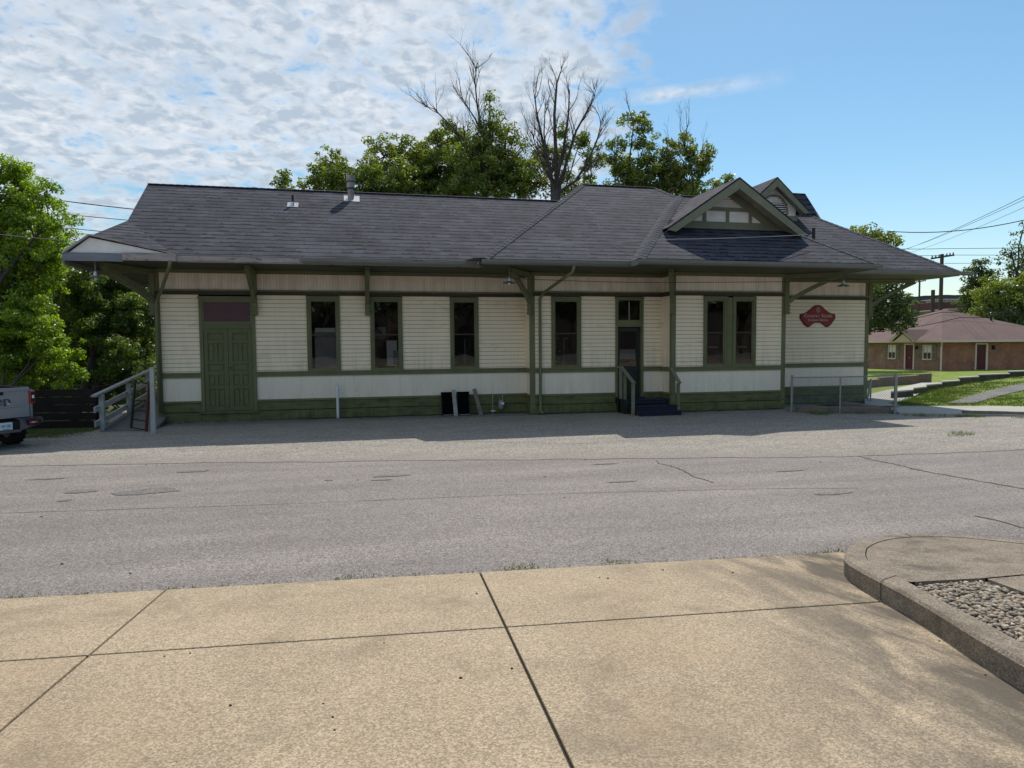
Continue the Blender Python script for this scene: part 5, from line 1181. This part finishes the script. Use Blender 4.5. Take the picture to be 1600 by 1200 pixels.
for a, b, t_, bt, dd in stp:
    mb = MB(); p, q, r_, u_ = at(a, t_, dd), at(b, t_, dd + .8), at(b, bt, dd + .8), at(a, bt, dd)
    q.z = p.z; th = Vector((.25, .25, 0)); p2, q2 = p.copy(), q.copy(); p2.z = q2.z = min(r_.z, u_.z) - .5
    mb.hexa([p2, q2, q2 + th, p2 + th, p, q, q + th, p + th], 'wall_timber')
    e = Vector((-.03, -.03, .012)); mb.hexa([p + e - Vector((0, 0, .05)), q + e - Vector((0, 0, .05)), q + th * 2 + e - Vector((0, 0, .05)), p + th * 2 + e - Vector((0, 0, .05)), p + e, q + e, q + th * 2 + e, p + th * 2 + e], 'sidewalk'); put(mb, 'wall_step', tw)
def uvbox(mb, x0, x1, y0, y1, z0, z1, m):
    for pts in ([(x0, y0), (x1, y0)], [(x1, y0), (x1, y1)], [(x1, y1), (x0, y1)], [(x0, y1), (x0, y0)]):
        (a, b), (c, d) = pts; l = math.hypot(c - a, d - b); o = a + b
        mb.face([(a, b, z0), (c, d, z0), (c, d, z1), (a, b, z1)], m, [(o, z0), (o + l, z0), (o + l, z1), (o, z1)])
    mb.face([(x0, y0, z1), (x1, y0, z1), (x1, y1, z1), (x0, y1, z1)], m, [(x0, y0), (x1, y0), (x1, y1), (x0, y1)])
bw = thing('brick_retaining_wall', 'low stepped red brick garden wall in front of the brick house', 'wall', tuple(at(1400, 612, 30)))
for a, b, t_, bt, dd in ((1330, 1376, 596.5, 614, 30), (1375, 1437, 590.0, 612, 32), (1436, 1456, 584.5, 601, 34)):
    p, q = at(a, t_, dd), at(b, t_, dd + (2 if a != 1436 else .6)); r_ = at(b, bt, dd + 2); zb = min(at(a, bt, dd).z, r_.z) - .4; mb = MB()
    q.z = p.z; th = Vector((.12, .3, 0)); l = (q - p).length
    for u, v in ((p, q), (q, q + th), (p + th, p)): ll = (v - u).length; mb.face([(u.x, u.y, zb), (v.x, v.y, zb), tuple(v), tuple(u)], 'brick_wall', [(0, zb), (ll, zb), (ll, v.z), (0, u.z)])
    mb.face([p, q, q + th, p + th], 'brick_wall', [(0, 0), (l, 0), (l, .3), (0, .3)]); put(mb, 'brick_course', bw, fix=False)
# brick house
H = thing('brick_house', 'low brown brick house with mauve hipped roof and dark red doors', 'house', (49, 48.5, -.35))
hx0, hx1, hy0, hy1 = 42.5, 55.5, 42.1, 55.1
mb = MB(); z0, z1 = -.6, 2.15
dL, dR = (44.70, 45.46), (45.68, 46.56)
def wallx(x, ops, m):   # wall facing -X with openings given as (y0, y1, z0, z1)
    ys = sorted({hy0, hy1, *[o[0] for o in ops], *[o[1] for o in ops]})
    for a, b in zip(ys, ys[1:]):
        o = [q for q in ops if q[0] <= a and q[1] >= b]
        for c, d in ([(z0, z1)] if not o else [(z0, o[0][2]), (o[0][3], z1)]): mb.face([(x, b, c), (x, a, c), (x, a, d), (x, b, d)], m, [(-b, c), (-a, c), (-a, d), (-b, d)])
def wally(y, ops, m):
    xs_ = sorted({hx0, hx1, *[o[0] for o in ops], *[o[1] for o in ops]})
    for a, b in zip(xs_, xs_[1:]):
        o = [q for q in ops if q[0] <= a and q[1] >= b]
        for c, d in ([(z0, z1)] if not o else [(z0, o[0][2]), (o[0][3], z1)]): mb.face([(a, y, c), (b, y, c), (b, y, d), (a, y, d)], m, [(a, c), (b, c), (b, d), (a, d)])
wo = [(43.0, 43.78, .78, 1.80), (46.48, 47.24, .78, 1.80), (44.7, 45.46, -.06, 1.84)]
wallx(hx0, wo, 'brick_tan'); wally(hy0, [(45.68, 46.56, -.06, 1.84)], 'brick_orange'); 
mb.face([(hx1, hy0, z0), (hx1, hy1, z0), (hx1, hy1, z1), (hx1, hy0, z1)], 'brick_orange', [(0, 0), (13, 0), (13, 2.7), (0, 2.7)]); mb.face([(hx1, hy1, z0), (hx0, hy1, z0), (hx0, hy1, z1), (hx1, hy1, z1)], 'brick_orange', [(0, 0), (13, 0), (13, 2.7), (0, 2.7)])
put(mb, 'brick_wall', H, fix=False)
mb = MB(); e = .5; ap = (49.0, 48.6, 4.78); ap2 = (49.5, 48.6, 4.78); q = [(hx0 - e, hy0 - e, 2.16), (hx1 + e, hy0 - e, 2.16), (hx1 + e, hy1 + e, 2.16), (hx0 - e, hy1 + e, 2.16)]
roof_face(mb, [q[0], q[1], ap2, ap], 'house_roof'); roof_face(mb, [q[1], q[2], ap2], 'house_roof'); roof_face(mb, [q[2], q[3], ap, ap2], 'house_roof'); roof_face(mb, [q[3], q[0], ap], 'house_roof')
mb.face([(a, b, 2.10) for a, b, _ in q], 'house_trim', [(0, 0)] * 4); hr = put(mb, 'roof', H, fix=False)
mb = MB(); 
for a, b in zip(q, q[1:] + q[:1]): mb.bar((a[0], a[1], 2.10), (b[0], b[1], 2.10), .06, .15, 'house_trim')
put(mb, 'fascia', H)
for (py_, lb) in (((42.95, 43.8), None), ((46.45, 47.28), None)):
    a, b = py_; mb = MB(); x = hx0; mb.box(x - .03, x + .08, a, a + .07, .75, 1.84, 'house_trim'); mb.box(x - .03, x + .08, b - .07, b, .75, 1.84, 'house_trim'); mb.box(x - .03, x + .08, a + .07, b - .07, 1.75, 1.84, 'house_trim'); mb.box(x - .05, x + .08, a - .02, b + .02, .68, .78, 'house_trim'); mb.box(x - .01, x + .05, a + .07, b - .07, 1.24, 1.30, 'house_trim'); mb.box(x - .01, x + .04, (a + b) / 2 - .015, (a + b) / 2 + .015, .78, 1.75, 'house_trim')
    w = put(mb, 'window', H); mb = MB(); mb.box(x + .045, x + .06, a + .07, b - .07, .78, 1.75, 'pane_dark'); put(mb, 'pane', w)
    mb = MB(); mb.box(x + .03, x + .042, a + .09, b - .09, 1.3, 1.73, 'white'); put(mb, 'blind', w)
    for c, d in ((a - .42, a - .06), (b + .06, b + .42)):
        mb = MB(); mb.box(x - .05, x, c, d, .72, 1.86, 'shutter_tan'); mb.box(x - .06, x - .05, c + .05, d - .05, .80, 1.24, 'weathered'); mb.box(x - .06, x - .05, c + .05, d - .05, 1.32, 1.78, 'weathered'); put(mb, 'shutter', H)
mb = MB(); mb.box(hx0 + .02, hx0 + .08, 44.7, 45.46, -.06, 1.84, 'door_red'); d1 = put(mb, 'door', H)
mb = MB(); mb.box(hx0 - .04, hx0 + .1, 44.58, 44.7, -.1, 1.95, 'house_trim'); mb.box(hx0 - .04, hx0 + .1, 45.46, 45.58, -.1, 1.95, 'house_trim'); mb.box(hx0 - .04, hx0 + .1, 44.7, 45.46, 1.84, 1.95, 'house_trim'); mb.box(hx0 - .9, hx0, 44.4, 45.8, -.5, -.08, 'sidewalk'); put(mb, 'door_frame', d1)
mb = MB(); mb.box(hx0 - .01, hx0 + .02, 45.02, 45.10, .8, .86, 'flash_metal'); put(mb, 'handle', d1)
mb = MB(); mb.box(45.68, 46.56, hy0 + .02, hy0 + .08, -.06, 1.84, 'door_red'); d2 = put(mb, 'door', H)
mb = MB(); mb.box(45.56, 45.68, hy0 - .04, hy0 + .1, -.1, 1.95, 'house_trim'); mb.box(46.56, 46.72, hy0 - .04, hy0 + .1, -.1, 1.95, 'house_trim'); mb.box(45.68, 46.56, hy0 - .04, hy0 + .1, 1.84, 1.95, 'house_trim'); put(mb, 'door_frame', d2)
mb = MB(); mb.box(47.1, 47.25, hy0 - .18, hy0, 1.45, 1.75, 'dark_metal'); put(mb, 'wall_lamp', H)
mb = MB(); mb.box(hx0 - .15, hx0, 44.28, 44.42, 1.5, 1.75, 'dark_metal'); put(mb, 'wall_lamp', H)
mb = MB(); mb.tube([(hx0 - .4, hy0 - .45, 2.05), (hx0 - .08, hy0 - .08, 1.75), (hx0 - .08, hy0 - .08, -.4)], .06, 'house_trim', 8); put(mb, 'downspout', H)
# porch gable over the left door
mb = MB(); gy0, gy1, gz = 43.95, 46.35, 2.95; x = hx0 - .62; ym = (gy0 + gy1) / 2
mb.prism([(x, gy0 + .35, 2.12), (x, gy1 - .35, 2.12), (x, ym, gz - .22)], (.1, 0, 0), 'house_trim'); pg = put(mb, 'porch_gable', H)
mb = MB(); mb.bar((x - .05, gy0, 2.12), (x - .05, ym, gz), .08, .13, 'house_trim'); mb.bar((x - .05, gy1, 2.12), (x - .05, ym, gz), .08, .13, 'house_trim'); put(mb, 'rake_board', pg)
mb = MB(); 
for a in (gy0 - .08, gy1 + .08): roof_face(mb, [(x - .1, a, 2.16), (x - .1, ym, gz + .1), (x + 3.2, ym, gz + .1), (x + 1.0, a, 2.16)], 'house_roof')
put(mb, 'porch_roof', pg, fix=False)
mb = MB(); mb.tube([(51.3, 46.0, 3.6), (51.3, 46.0, 4.2)], .08, 'dark_metal', 8); mb.tube([(44.5, 50.5, 3.5), (44.5, 50.5, 3.85)], .05, 'galv', 8); put(mb, 'roof_pipe', H)
# ------------------------------------------------------------------ poles and wires
def pole(px, ptop, pbot, D, r, label, arm=None):
    a = at(px, ptop, D); b = at(px, pbot, D); b.z = min(b.z, -.4); b.x, b.y = a.x, a.y
    t = thing('utility_pole', label, 'utility pole', (a.x, a.y, b.z), 0, 'wooden utility poles behind the brick house')
    mb = MB(); mb.tube([b, a], [r * 1.25, r], 'pole_wood', 10); put(mb, 'pole', t)
    if arm:
        w, dz_ = arm; u = Vector((RT.x, RT.y, 0)).normalized(); c = a - Vector((0, 0, dz_)); p, q = c - u * w * 1.0 - Vector((0, 0, .16)), c + u * w * 1.1 + Vector((0, 0, .15))
        mb = MB(); mb.bar(p, q, .12, .14, 'pole_wood'); put(mb, 'crossarm', t)
        mb = MB()
        for k in (.05, .2, .35, .68, .82, .96): s_ = p.lerp(q, k); mb.tube([s_, s_ + Vector((0, 0, .12)), s_ + Vector((0, 0, .26))], [.03, .07, .05], 'galv', 8)
        put(mb, 'insulator', t)
    return a
pole(1472, 397, 486, 62, .15, 'tall wooden utility pole with crossarm, highest behind the house', (1.0, .25))
pole(1437, 438, 482, 110, .13, 'distant thin utility pole with a short crossarm, left of the tall one', (.9, .2))
pole(1458, 453, 486, 66, .17, 'short thick dark pole stub just left of the tall pole', None)
def wire(pts, r, name, label, m='wire', group=None, sag=0):
    P = []
    for a, b in zip(pts, pts[1:]):
        for i in range(10): t = i / 10; p = a.lerp(b, t); p.z -= sag * 4 * t * (1 - t); P.append(p)
    P.append(pts[-1]); mb = MB(); mb.tube(P, r, m, 5, cap=False); return mesh_thing(mb, name, label, 'cable', group, fix=False)
G1 = 'overhead wires right of the depot'
wire([at(1385, 361, 40), at(1600, 344, 36), at(1900, 320, 32)], .024, 'overhead_wire', 'overhead wire sloping up to the right just above the pole', 'wire', G1, .3)
wire([at(1410, 389, 58), at(1472, 388.5, 60), at(1680, 386, 60)], .022, 'overhead_wire', 'level overhead wire at the top of the tall pole', 'wire', G1, .02)
wire([at(1420, 399.5, 60), at(1490, 398.5, 61), at(1680, 398, 60)], .020, 'overhead_wire', 'level overhead wire at the crossarm of the tall pole', 'wire', G1, .02)
wire([at(1476, 411.5, 62), at(1680, 409.5, 60)], .020, 'overhead_wire', 'level overhead wire just below the crossarm of the tall pole', 'wire', G1, .02)
wire([at(1400, 395, 80), at(1600, 307, 40), at(1750, 250, 36)], .018, 'overhead_wire', 'steepest thin wire rising to the upper right edge', 'wire', G1, .2)
wire([at(1406, 392, 80), at(1600, 312, 41), at(1750, 262, 36)], .016, 'overhead_wire', 'second steep thin wire just below the steepest one', 'wire', G1, .2)
wire([at(1412, 398, 80), at(1600, 324, 45), at(1750, 290, 40)], .014, 'overhead_wire', 'lowest of the thin rising wires at the right', 'wire', G1, .2)
G3 = 'low cables crossing in front of the brick house roof'
wire([at(1340, 506, 38), at(1470, 488, 37), at(1640, 470, 36)], .018, 'low_cable', 'low dark cable crossing above the ridge of the brick house', 'wire', G3, .15)
wire([at(1340, 520, 37), at(1500, 496, 36), at(1640, 484, 35)], .018, 'low_cable', 'low dark cable crossing the mauve roof slope', 'wire', G3, .15)
G2 = 'overhead wires left of the depot'
wire([at(-40, 303, 45), at(92, 313, 45), at(240, 330, 45)], .032, 'overhead_wire', 'topmost of the overhead wires between left tree and roof', 'wire', G2, .03)
wire([at(-40, 330, 45), at(112, 335.5, 45), at(240, 347, 45)], .024, 'overhead_wire', 'second overhead wire down between left tree and roof', 'wire', G2, .03)
wire([at(-40, 352, 45), at(118, 357.5, 45), at(230, 367, 45)], .024, 'overhead_wire', 'third overhead wire down between left tree and roof', 'wire', G2, .03)
wire([at(-40, 358, 46), at(118, 364, 46), at(230, 373, 46)], .016, 'overhead_wire', 'thin fourth overhead wire between left tree and roof', 'wire', G2, .03)
wire([at(-60, 360, 12), at(120, 377, 17.9), at(260, 394, 18.1), at(420, 405, 18.2), at(640, 427, 17.9), at(930, 440, 16.9), at(1100, 441, 18.0), at(1315, 438, 20.5)], .008, 'service_cable', 'thin cable strung under the eaves across the front of the depot', 'wire', None, .015)
wire([at(790, 383, 18.2), at(930, 379, 17.6), at(1060, 373.5, 18.2), at(1160, 371, 19), at(1262, 366.5, 20.5)], .009, 'roof_cable', 'thin pale cable hanging just above the shingles below the front gable', 'pale_wire', None, .01)
# ------------------------------------------------------------------ far background
mb = MB(); pr = random.Random(5); P = [at(px, 463 - 3 * math.sin(px * .013) - pr.uniform(0, 1.5), 900) for px in range(1000, 2100, 12)]
for a, b in zip(P, P[1:]): mb.face([(a.x, a.y, -5), (b.x, b.y, -5), tuple(b), tuple(a)], 'hill'); mb.face([tuple(a), tuple(b), (b.x + 200, b.y + 200, -5), (a.x + 200, a.y + 200, -5)], 'hill')
tag(mb.build('hill', fix=False), kind='structure')
def block(pxs, pt, D, depth, name, label, m, pitch=0):
    a, b = at(pxs[0], pt, D), at(pxs[1], pt, D); u = (b - a); u.z = 0; l = u.length; u.normalize(); v = Vector((-u.y, u.x, 0))
    if v.dot(FW) < 0: v = -v
    t = thing(name, label, 'building', (a.x, a.y, -.4)); mb = MB(); c = [a, a + u * l, a + u * l + v * depth, a + v * depth]
    mb.hexa([(q.x, q.y, -.5) for q in c] + [(q.x, q.y, a.z - (pitch or .0)) for q in c], m); put(mb, 'wall', t)
    mb = MB()
    if pitch:
        z = a.z - pitch; r0, r1 = (c[0] + c[3]) / 2, (c[1] + c[2]) / 2
        mb.face([(c[0].x, c[0].y, z), (c[1].x, c[1].y, z), (r1.x, r1.y, a.z), (r0.x, r0.y, a.z)], 'far_white'); mb.face([(c[3].x, c[3].y, z), (c[2].x, c[2].y, z), (r1.x, r1.y, a.z), (r0.x, r0.y, a.z)], 'far_white')
        mb.face([(c[0].x, c[0].y, z), (c[3].x, c[3].y, z), (r0.x, r0.y, a.z)], m); mb.face([(c[1].x, c[1].y, z), (c[2].x, c[2].y, z), (r1.x, r1.y, a.z)], m)
        put(mb, 'roof', t, fix=False)
    else:
        mb.hexa([(q.x, q.y, a.z - .5) for q in c] + [(q.x, q.y, a.z + .1) for q in c], 'house_trim'); put(mb, 'parapet', t)
    return t, a, u, l
block((1380, 1456), 468, 150, 22, 'warehouse', 'low distant white-roofed building seen under the eave', 'far_white', 2.2)
block((1462, 1528), 468, 120, 20, 'brick_building', 'distant dark red brick building behind the poles', 'far_brick')
t, a, u, l = block((1482, 1512), 483.5, 85, 8, 'carport', 'distant small grey shed roof right of the house ridge', 'pole_wood')
# ------------------------------------------------------------------ trees
def blobs(D, *q): return [tuple(at(px, py, D + dd)) + (r / F * D * 1.2,) for px, py, r, dd in q]
BG = 'trees standing behind the depot'
tree('broadleaf_tree', 'small leafy treetop showing alone at the left over the roof ridge', 'tree', (-4.2, 36, -.4), blobs(36, (443, 288, 17, 0), (436, 320, 24, 0)), 2200, .16, 'leaf_mid', .14, BG, 3, sub=48, cl=.27)
tree('broadleaf_tree', 'yellow-green leafy tree behind the roof, nearest the metal flue', 'tree', (-.5, 34, -.4), blobs(34, (520, 255, 26, 0), (500, 285, 30, .5), (560, 285, 42, 0), (600, 245, 34, 1), (545, 330, 60, 0), (620, 300, 46, 0)), 26000, .15, 'leaf_mid', .25, BG, 4, sub=30, cl=.27)
tree('broadleaf_tree', 'rounded green tree behind the roof between flue and tall pointed tree', 'tree', (3.2, 36, -.4), blobs(36, (640, 232, 24, 0), (660, 262, 38, 0), (700, 222, 34, 1), (690, 285, 46, 0), (735, 275, 40, 0), (640, 300, 40, 0)), 26000, .16, 'leaf_mid', .25, BG, 5, sub=30, cl=.27)
tree('broadleaf_tree', 'tall pointed leafy tree with bare dead tips above the leaves', 'tree', (6.1, 34, -.4), blobs(34, (765, 150, 13, 0), (772, 178, 20, 0), (756, 205, 26, 0), (790, 215, 28, 0), (765, 245, 44, 0), (735, 245, 30, 0), (800, 265, 44, 0), (760, 295, 60, 0), (825, 285, 36, 0)), 26000, .13, 'leaf_mid', .30, BG, 6, sub=39, cl=.27, bare=6)
tree('broadleaf_tree', 'sparse dark tree standing beside the bare dead trunk', 'tree', (11.3, 34.5, -.4), blobs(34.5, (905, 225, 18, 0), (880, 205, 14, 0), (860, 250, 26, 1.5), (925, 250, 20, 0), (900, 290, 30, 1)), 8000, .13, 'leaf_mid', .18, BG, 7, sub=36, cl=.27, bare=5)
tree('broadleaf_tree', 'airy tree with feathery branches behind the middle roof peak', 'tree', (13.8, 33, -.4), blobs(33, (990, 195, 20, 0), (965, 225, 16, 0), (1010, 215, 18, 0), (985, 265, 30, 0), (1025, 260, 26, 0), (1000, 300, 44, 0)), 14000, .13, 'leaf_mid', .2, BG, 8, sub=33, cl=.27, bare=7)
tree('broadleaf_tree', 'open sunlit tree leaning right behind the front gable', 'tree', (17.0, 33, -.4), blobs(33, (1070, 232, 26, 0), (1045, 262, 26, 0), (1095, 250, 20, 0), (1075, 285, 34, 0), (1050, 310, 40, 0), (1110, 240, 10, 0)), 13000, .14, 'leaf_yellow', .2, BG, 9, sub=33, cl=.27, bare=7)
tree('broadleaf_tree', 'tiny treetop peeping out left of the front gable peak', 'tree', (18.9, 33, -.4), blobs(33, (1135, 280, 10, 0), (1125, 300, 18, 0), (1150, 310, 16, 0)), 1500, .15, 'leaf_mid', .12, BG, 10, sub=42, cl=.27)
# dead tree
dt = thing('dead_tree', 'tall leafless dead tree with many bare limbs behind the roof', 'tree', tuple(at(868, 600, 32)))
dt.location.z = -.4; mb = MB(); rgd = random.Random(15); b0 = Vector((dt.location.x, dt.location.y, -.4)); f0 = at(868, 300, 32)
mb.tube([b0, (b0 + f0) / 2 + Vector((.1, 0, 0)), f0], [.36, .30, .24], 'dead_bark', 10)
def limbs(path, r0):
    P = [at(x, y, 32 + dd) for x, y, dd in path]; n = len(P); r0 = r0 * .62; rr_ = [r0 * (1 - .8 * i / (n - 1)) for i in range(n)]
    mb.tube(P, rr_, 'dead_bark', 7, cap=False)
    for i in range(1, n):
        for k in range(3):
            d = (P[i] - P[i - 1]).normalized(); ax = Vector((rgd.gauss(0, 1), rgd.gauss(0, 1), rgd.gauss(0, .6))).normalized(); twig(mb, P[i - 1].lerp(P[i], rgd.random()), (d + ax * .75 + Vector((0, 0, .4))).normalized(), rgd.uniform(.6, 1.4), max(.022, rr_[i] * .45), rgd, 3, 'dead_bark', .5)
limbs([(868, 312, 0), (860, 270, 0), (848, 220, .2), (838, 175, .2), (836, 150, .3)], .17)
limbs([(868, 300, 0), (856, 250, .6), (850, 210, .8), (852, 160, 1)], .13)
limbs([(870, 300, 0), (868, 230, 0), (866, 180, -.2), (870, 130, -.3), (876, 112, -.3)], .18)
limbs([(868, 290, 0), (880, 235, -.2), (888, 180, -.4), (890, 140, -.5)], .15)
limbs([(872, 300, 0), (886, 250, .2), (900, 205, .3), (918, 172, .4), (930, 148, .4)], .14)
limbs([(874, 300, 0), (900, 282, 0), (920, 250, 0), (934, 215, 0), (940, 190, 0)], .12)
limbs([(866, 290, 0), (850, 262, -.3), (838, 230, -.5), (830, 205, -.5)], .10)
put(mb, 'trunk', dt, smooth=True, fix=False)
# dead tips of the tall dark tree
tt = thing('dead_treetop', 'thin bare dead tree rising highest, above the tall pointed leafy tree', 'tree', tuple(at(768, 600, 33.5))); tt.location.z = -.4
mb = MB(); b0 = Vector((tt.location.x, tt.location.y, -.4)); mb.tube([b0, at(766, 300, 33.5)], [.3, .22], 'dead_bark', 8)
_at = at
limbs([(766, 300, 1.5), (764, 250, 1.5), (752, 205, 1.5), (745, 160, 1.5), (742, 125, 1.5), (746, 98, 1.5)], .13)
limbs([(762, 270, 1.5), (742, 240, 1.5), (722, 215, 1.5), (700, 192, 1.5), (678, 170, 1.5), (662, 166, 1.5)], .11)
limbs([(756, 215, 1.5), (742, 185, 1.5), (726, 160, 1.5), (722, 152, 1.5)], .08)
put(mb, 'trunk', tt, smooth=True, fix=False)
# right of the depot
RG = 'trees at the right beyond the depot'
tree('broadleaf_tree', 'sunlit yellowish treetop above the right hip of the depot roof', 'tree', (34, 44, -.4), blobs(50, (1340, 360, 14, 0), (1365, 365, 18, 0), (1390, 378, 16, 0), (1352, 385, 24, 0), (1375, 400, 28, 0)), 4200, .22, 'leaf_yellow', .25, RG, 12, sub=14, cl=.42)
tree('broadleaf_tree', 'dark tree seen under the right-hand eave beside the bracket', 'tree', (33, 46, -.4), blobs(52, (1385, 450, 22, 0), (1410, 470, 16, 0), (1375, 490, 34, 0), (1415, 505, 18, 0), (1350, 470, 40, 0)), 9000, .24, 'leaf_dark', .3, RG, 13, sub=12, cl=.45)
tree('shrub', 'dark bushes along the roofline left of the poles', 'shrub', tuple(at(1420, 545, 62))[:2] + (-.4,), blobs(62, (1400, 492, 14, 0), (1425, 492, 12, 0), (1445, 496, 9, 0), (1380, 500, 20, 0)), 4000, .22, 'leaf_dark', .15, None, 14, sub=5, cl=.4)
tree('conifer_tree', 'small dark feathery tree right of the tall pole', 'tree', tuple(at(1532, 600, 75))[:2] + (-.4,), blobs(75, (1530, 412, 12, 0), (1522, 432, 18, 0), (1540, 440, 18, 0), (1512, 452, 16, 0), (1535, 465, 24, 0), (1515, 475, 18, 0)), 6000, .27, 'leaf_dark', .3, RG, 16, sub=12, cl=.5)
tree('conifer_tree', 'tall dark tree cut off by the right edge', 'tree', tuple(at(1600, 600, 70))[:2] + (-.4,), blobs(70, (1598, 360, 12, 0), (1580, 395, 18, 0), (1605, 400, 26, 0), (1575, 425, 18, 0), (1605, 440, 30, 0), (1640, 400, 40, 0), (1650, 460, 50, 0)), 9000, .27, 'leaf_dark', .4, RG, 17, sub=10, cl=.5)
tree('broadleaf_tree', 'broad bright green tree right behind the brick house roof', 'tree', tuple(at(1570, 600, 66))[:2] + (-.4,), blobs(66, (1560, 452, 26, 0), (1535, 465, 18, 0), (1590, 450, 24, 0), (1575, 480, 36, 0), (1620, 470, 44, 0), (1530, 490, 18, 0)), 12000, .25, 'leaf_mid', .35, RG, 18, sub=12, cl=.5)
tree('broadleaf_tree', 'deep shaded tree low behind the right slope of the house roof', 'tree', tuple(at(1590, 620, 64))[:2] + (-.4,), blobs(64, (1560, 500, 20, 0), (1590, 505, 26, 0), (1625, 500, 30, 0)), 6000, .25, 'leaf_dark', .3, RG, 19, sub=12, cl=.5)
# left mass
LG = 'trees and bushes left of the depot'
tree('broadleaf_tree', 'bright green maple at the left edge behind the truck', 'tree', (-12.5, 23, -.1), blobs(23, (5, 260, 28, 0), (20, 300, 44, 0), (70, 300, 22, 0), (80, 345, 34, -.3), (30, 365, 56, 0), (85, 390, 30, -.5), (-40, 320, 70, 0), (40, 425, 50, -.3), (-30, 430, 70, 0), (15, 480, 50, -.6)), 70000, .10, 'leaf_bright', .22, LG, 21, sub=40, cl=.27)
tree('overgrown_bush', 'bright low foliage right above the truck tailgate', 'bush', (-10.6, 21.6, -.1), blobs(22, (20, 520, 44, 0), (60, 500, 36, -.3), (85, 540, 32, -.5), (30, 570, 40, -.3), (105, 580, 22, -.7), (-30, 540, 60, 0), (112, 610, 12, -.8)), 40000, .095, 'leaf_bright', .1, LG, 22, sub=44, cl=.23)
tree('overgrown_bush', 'tall leafy thicket beside the left end of the depot', 'bush', (-9.5, 26, -.1), blobs(26, (140, 460, 44, 0), (190, 450, 44, 1), (215, 490, 34, 0), (160, 520, 46, 0), (120, 440, 40, 1), (225, 540, 34, 1), (100, 480, 50, 2), (205, 415, 24, 2)), 100000, .09, 'leaf_thicket', .15, LG, 23, sub=40, cl=.27)
tree('overgrown_bush', 'shaded leafy bush behind the ramp railing', 'bush', (-8.6, 25, -.1), blobs(25, (130, 570, 36, 1), (165, 600, 34, 0), (205, 580, 34, 0), (130, 620, 34, 1.5), (225, 620, 30, 0), (190, 545, 26, -.4), (80, 620, 50, 2), (20, 630, 50, 2.5), (215, 655, 26, .5), (190, 650, 24, .8), (150, 650, 26, 1), (230, 600, 22, -.5)), 60000, .085, 'leaf_thicket', .12, LG, 24, sub=40, cl=.24)
tree('broadleaf_tree', 'shaded tree mass behind the maple, far left background', 'tree', (-15, 30, -.1), blobs(31, (60, 440, 70, 0), (130, 480, 70, 1), (20, 520, 80, 0), (110, 560, 80, 0), (200, 500, 60, 2), (180, 590, 60, 1), (60, 610, 60, 0)), 60000, .17, 'leaf_dark', .3, LG, 25, sub=16, cl=.5)
# unseen trees and a dark block added behind the camera to darken pane reflections
bs = thing('reflection_block', 'unseen low dark building added behind the camera to darken the pane reflections', 'building', (5, -46, .8))
mb = MB(); mb.box(-45, 60, -52, -42, .5, 7.0, 'far_dark'); put(mb, 'wall', bs)
mb = MB(); mb.box(-45.2, 60.2, -52.2, -41.8, 6.6, 7.3, 'pole_wood'); put(mb, 'parapet', bs)
for i, (x, y) in enumerate(((-32, -30), (-24, -34), (-16, -36), (-8, -38), (0, -37), (8, -36), (16, -36), (24, -34), (33, -33), (42, -30))):
    h = 6.5 + (i * 37 % 5) * .4
    tree('reflection_tree', 'unseen dark leafy tree added behind the camera to darken the pane reflections', 'tree', (x, y, .8), [(x, y, h + 1, 3.2), (x + 2, y, h, 2.6), (x - 2.2, y + .5, h - .3, 2.7), (x, y, h - 1.5, 2.5)], 3000, .55, 'leaf_dark', .3, 'unseen trees added behind the camera for the pane reflections', 40 + i, sub=4, cl=.8)
    bpy.data.objects[-1] if False else None
for o in bpy.data.objects:
    if o.name.startswith('reflection_tree'): o['label'] = 'unseen dark leafy tree added behind the camera to darken the pane reflections'
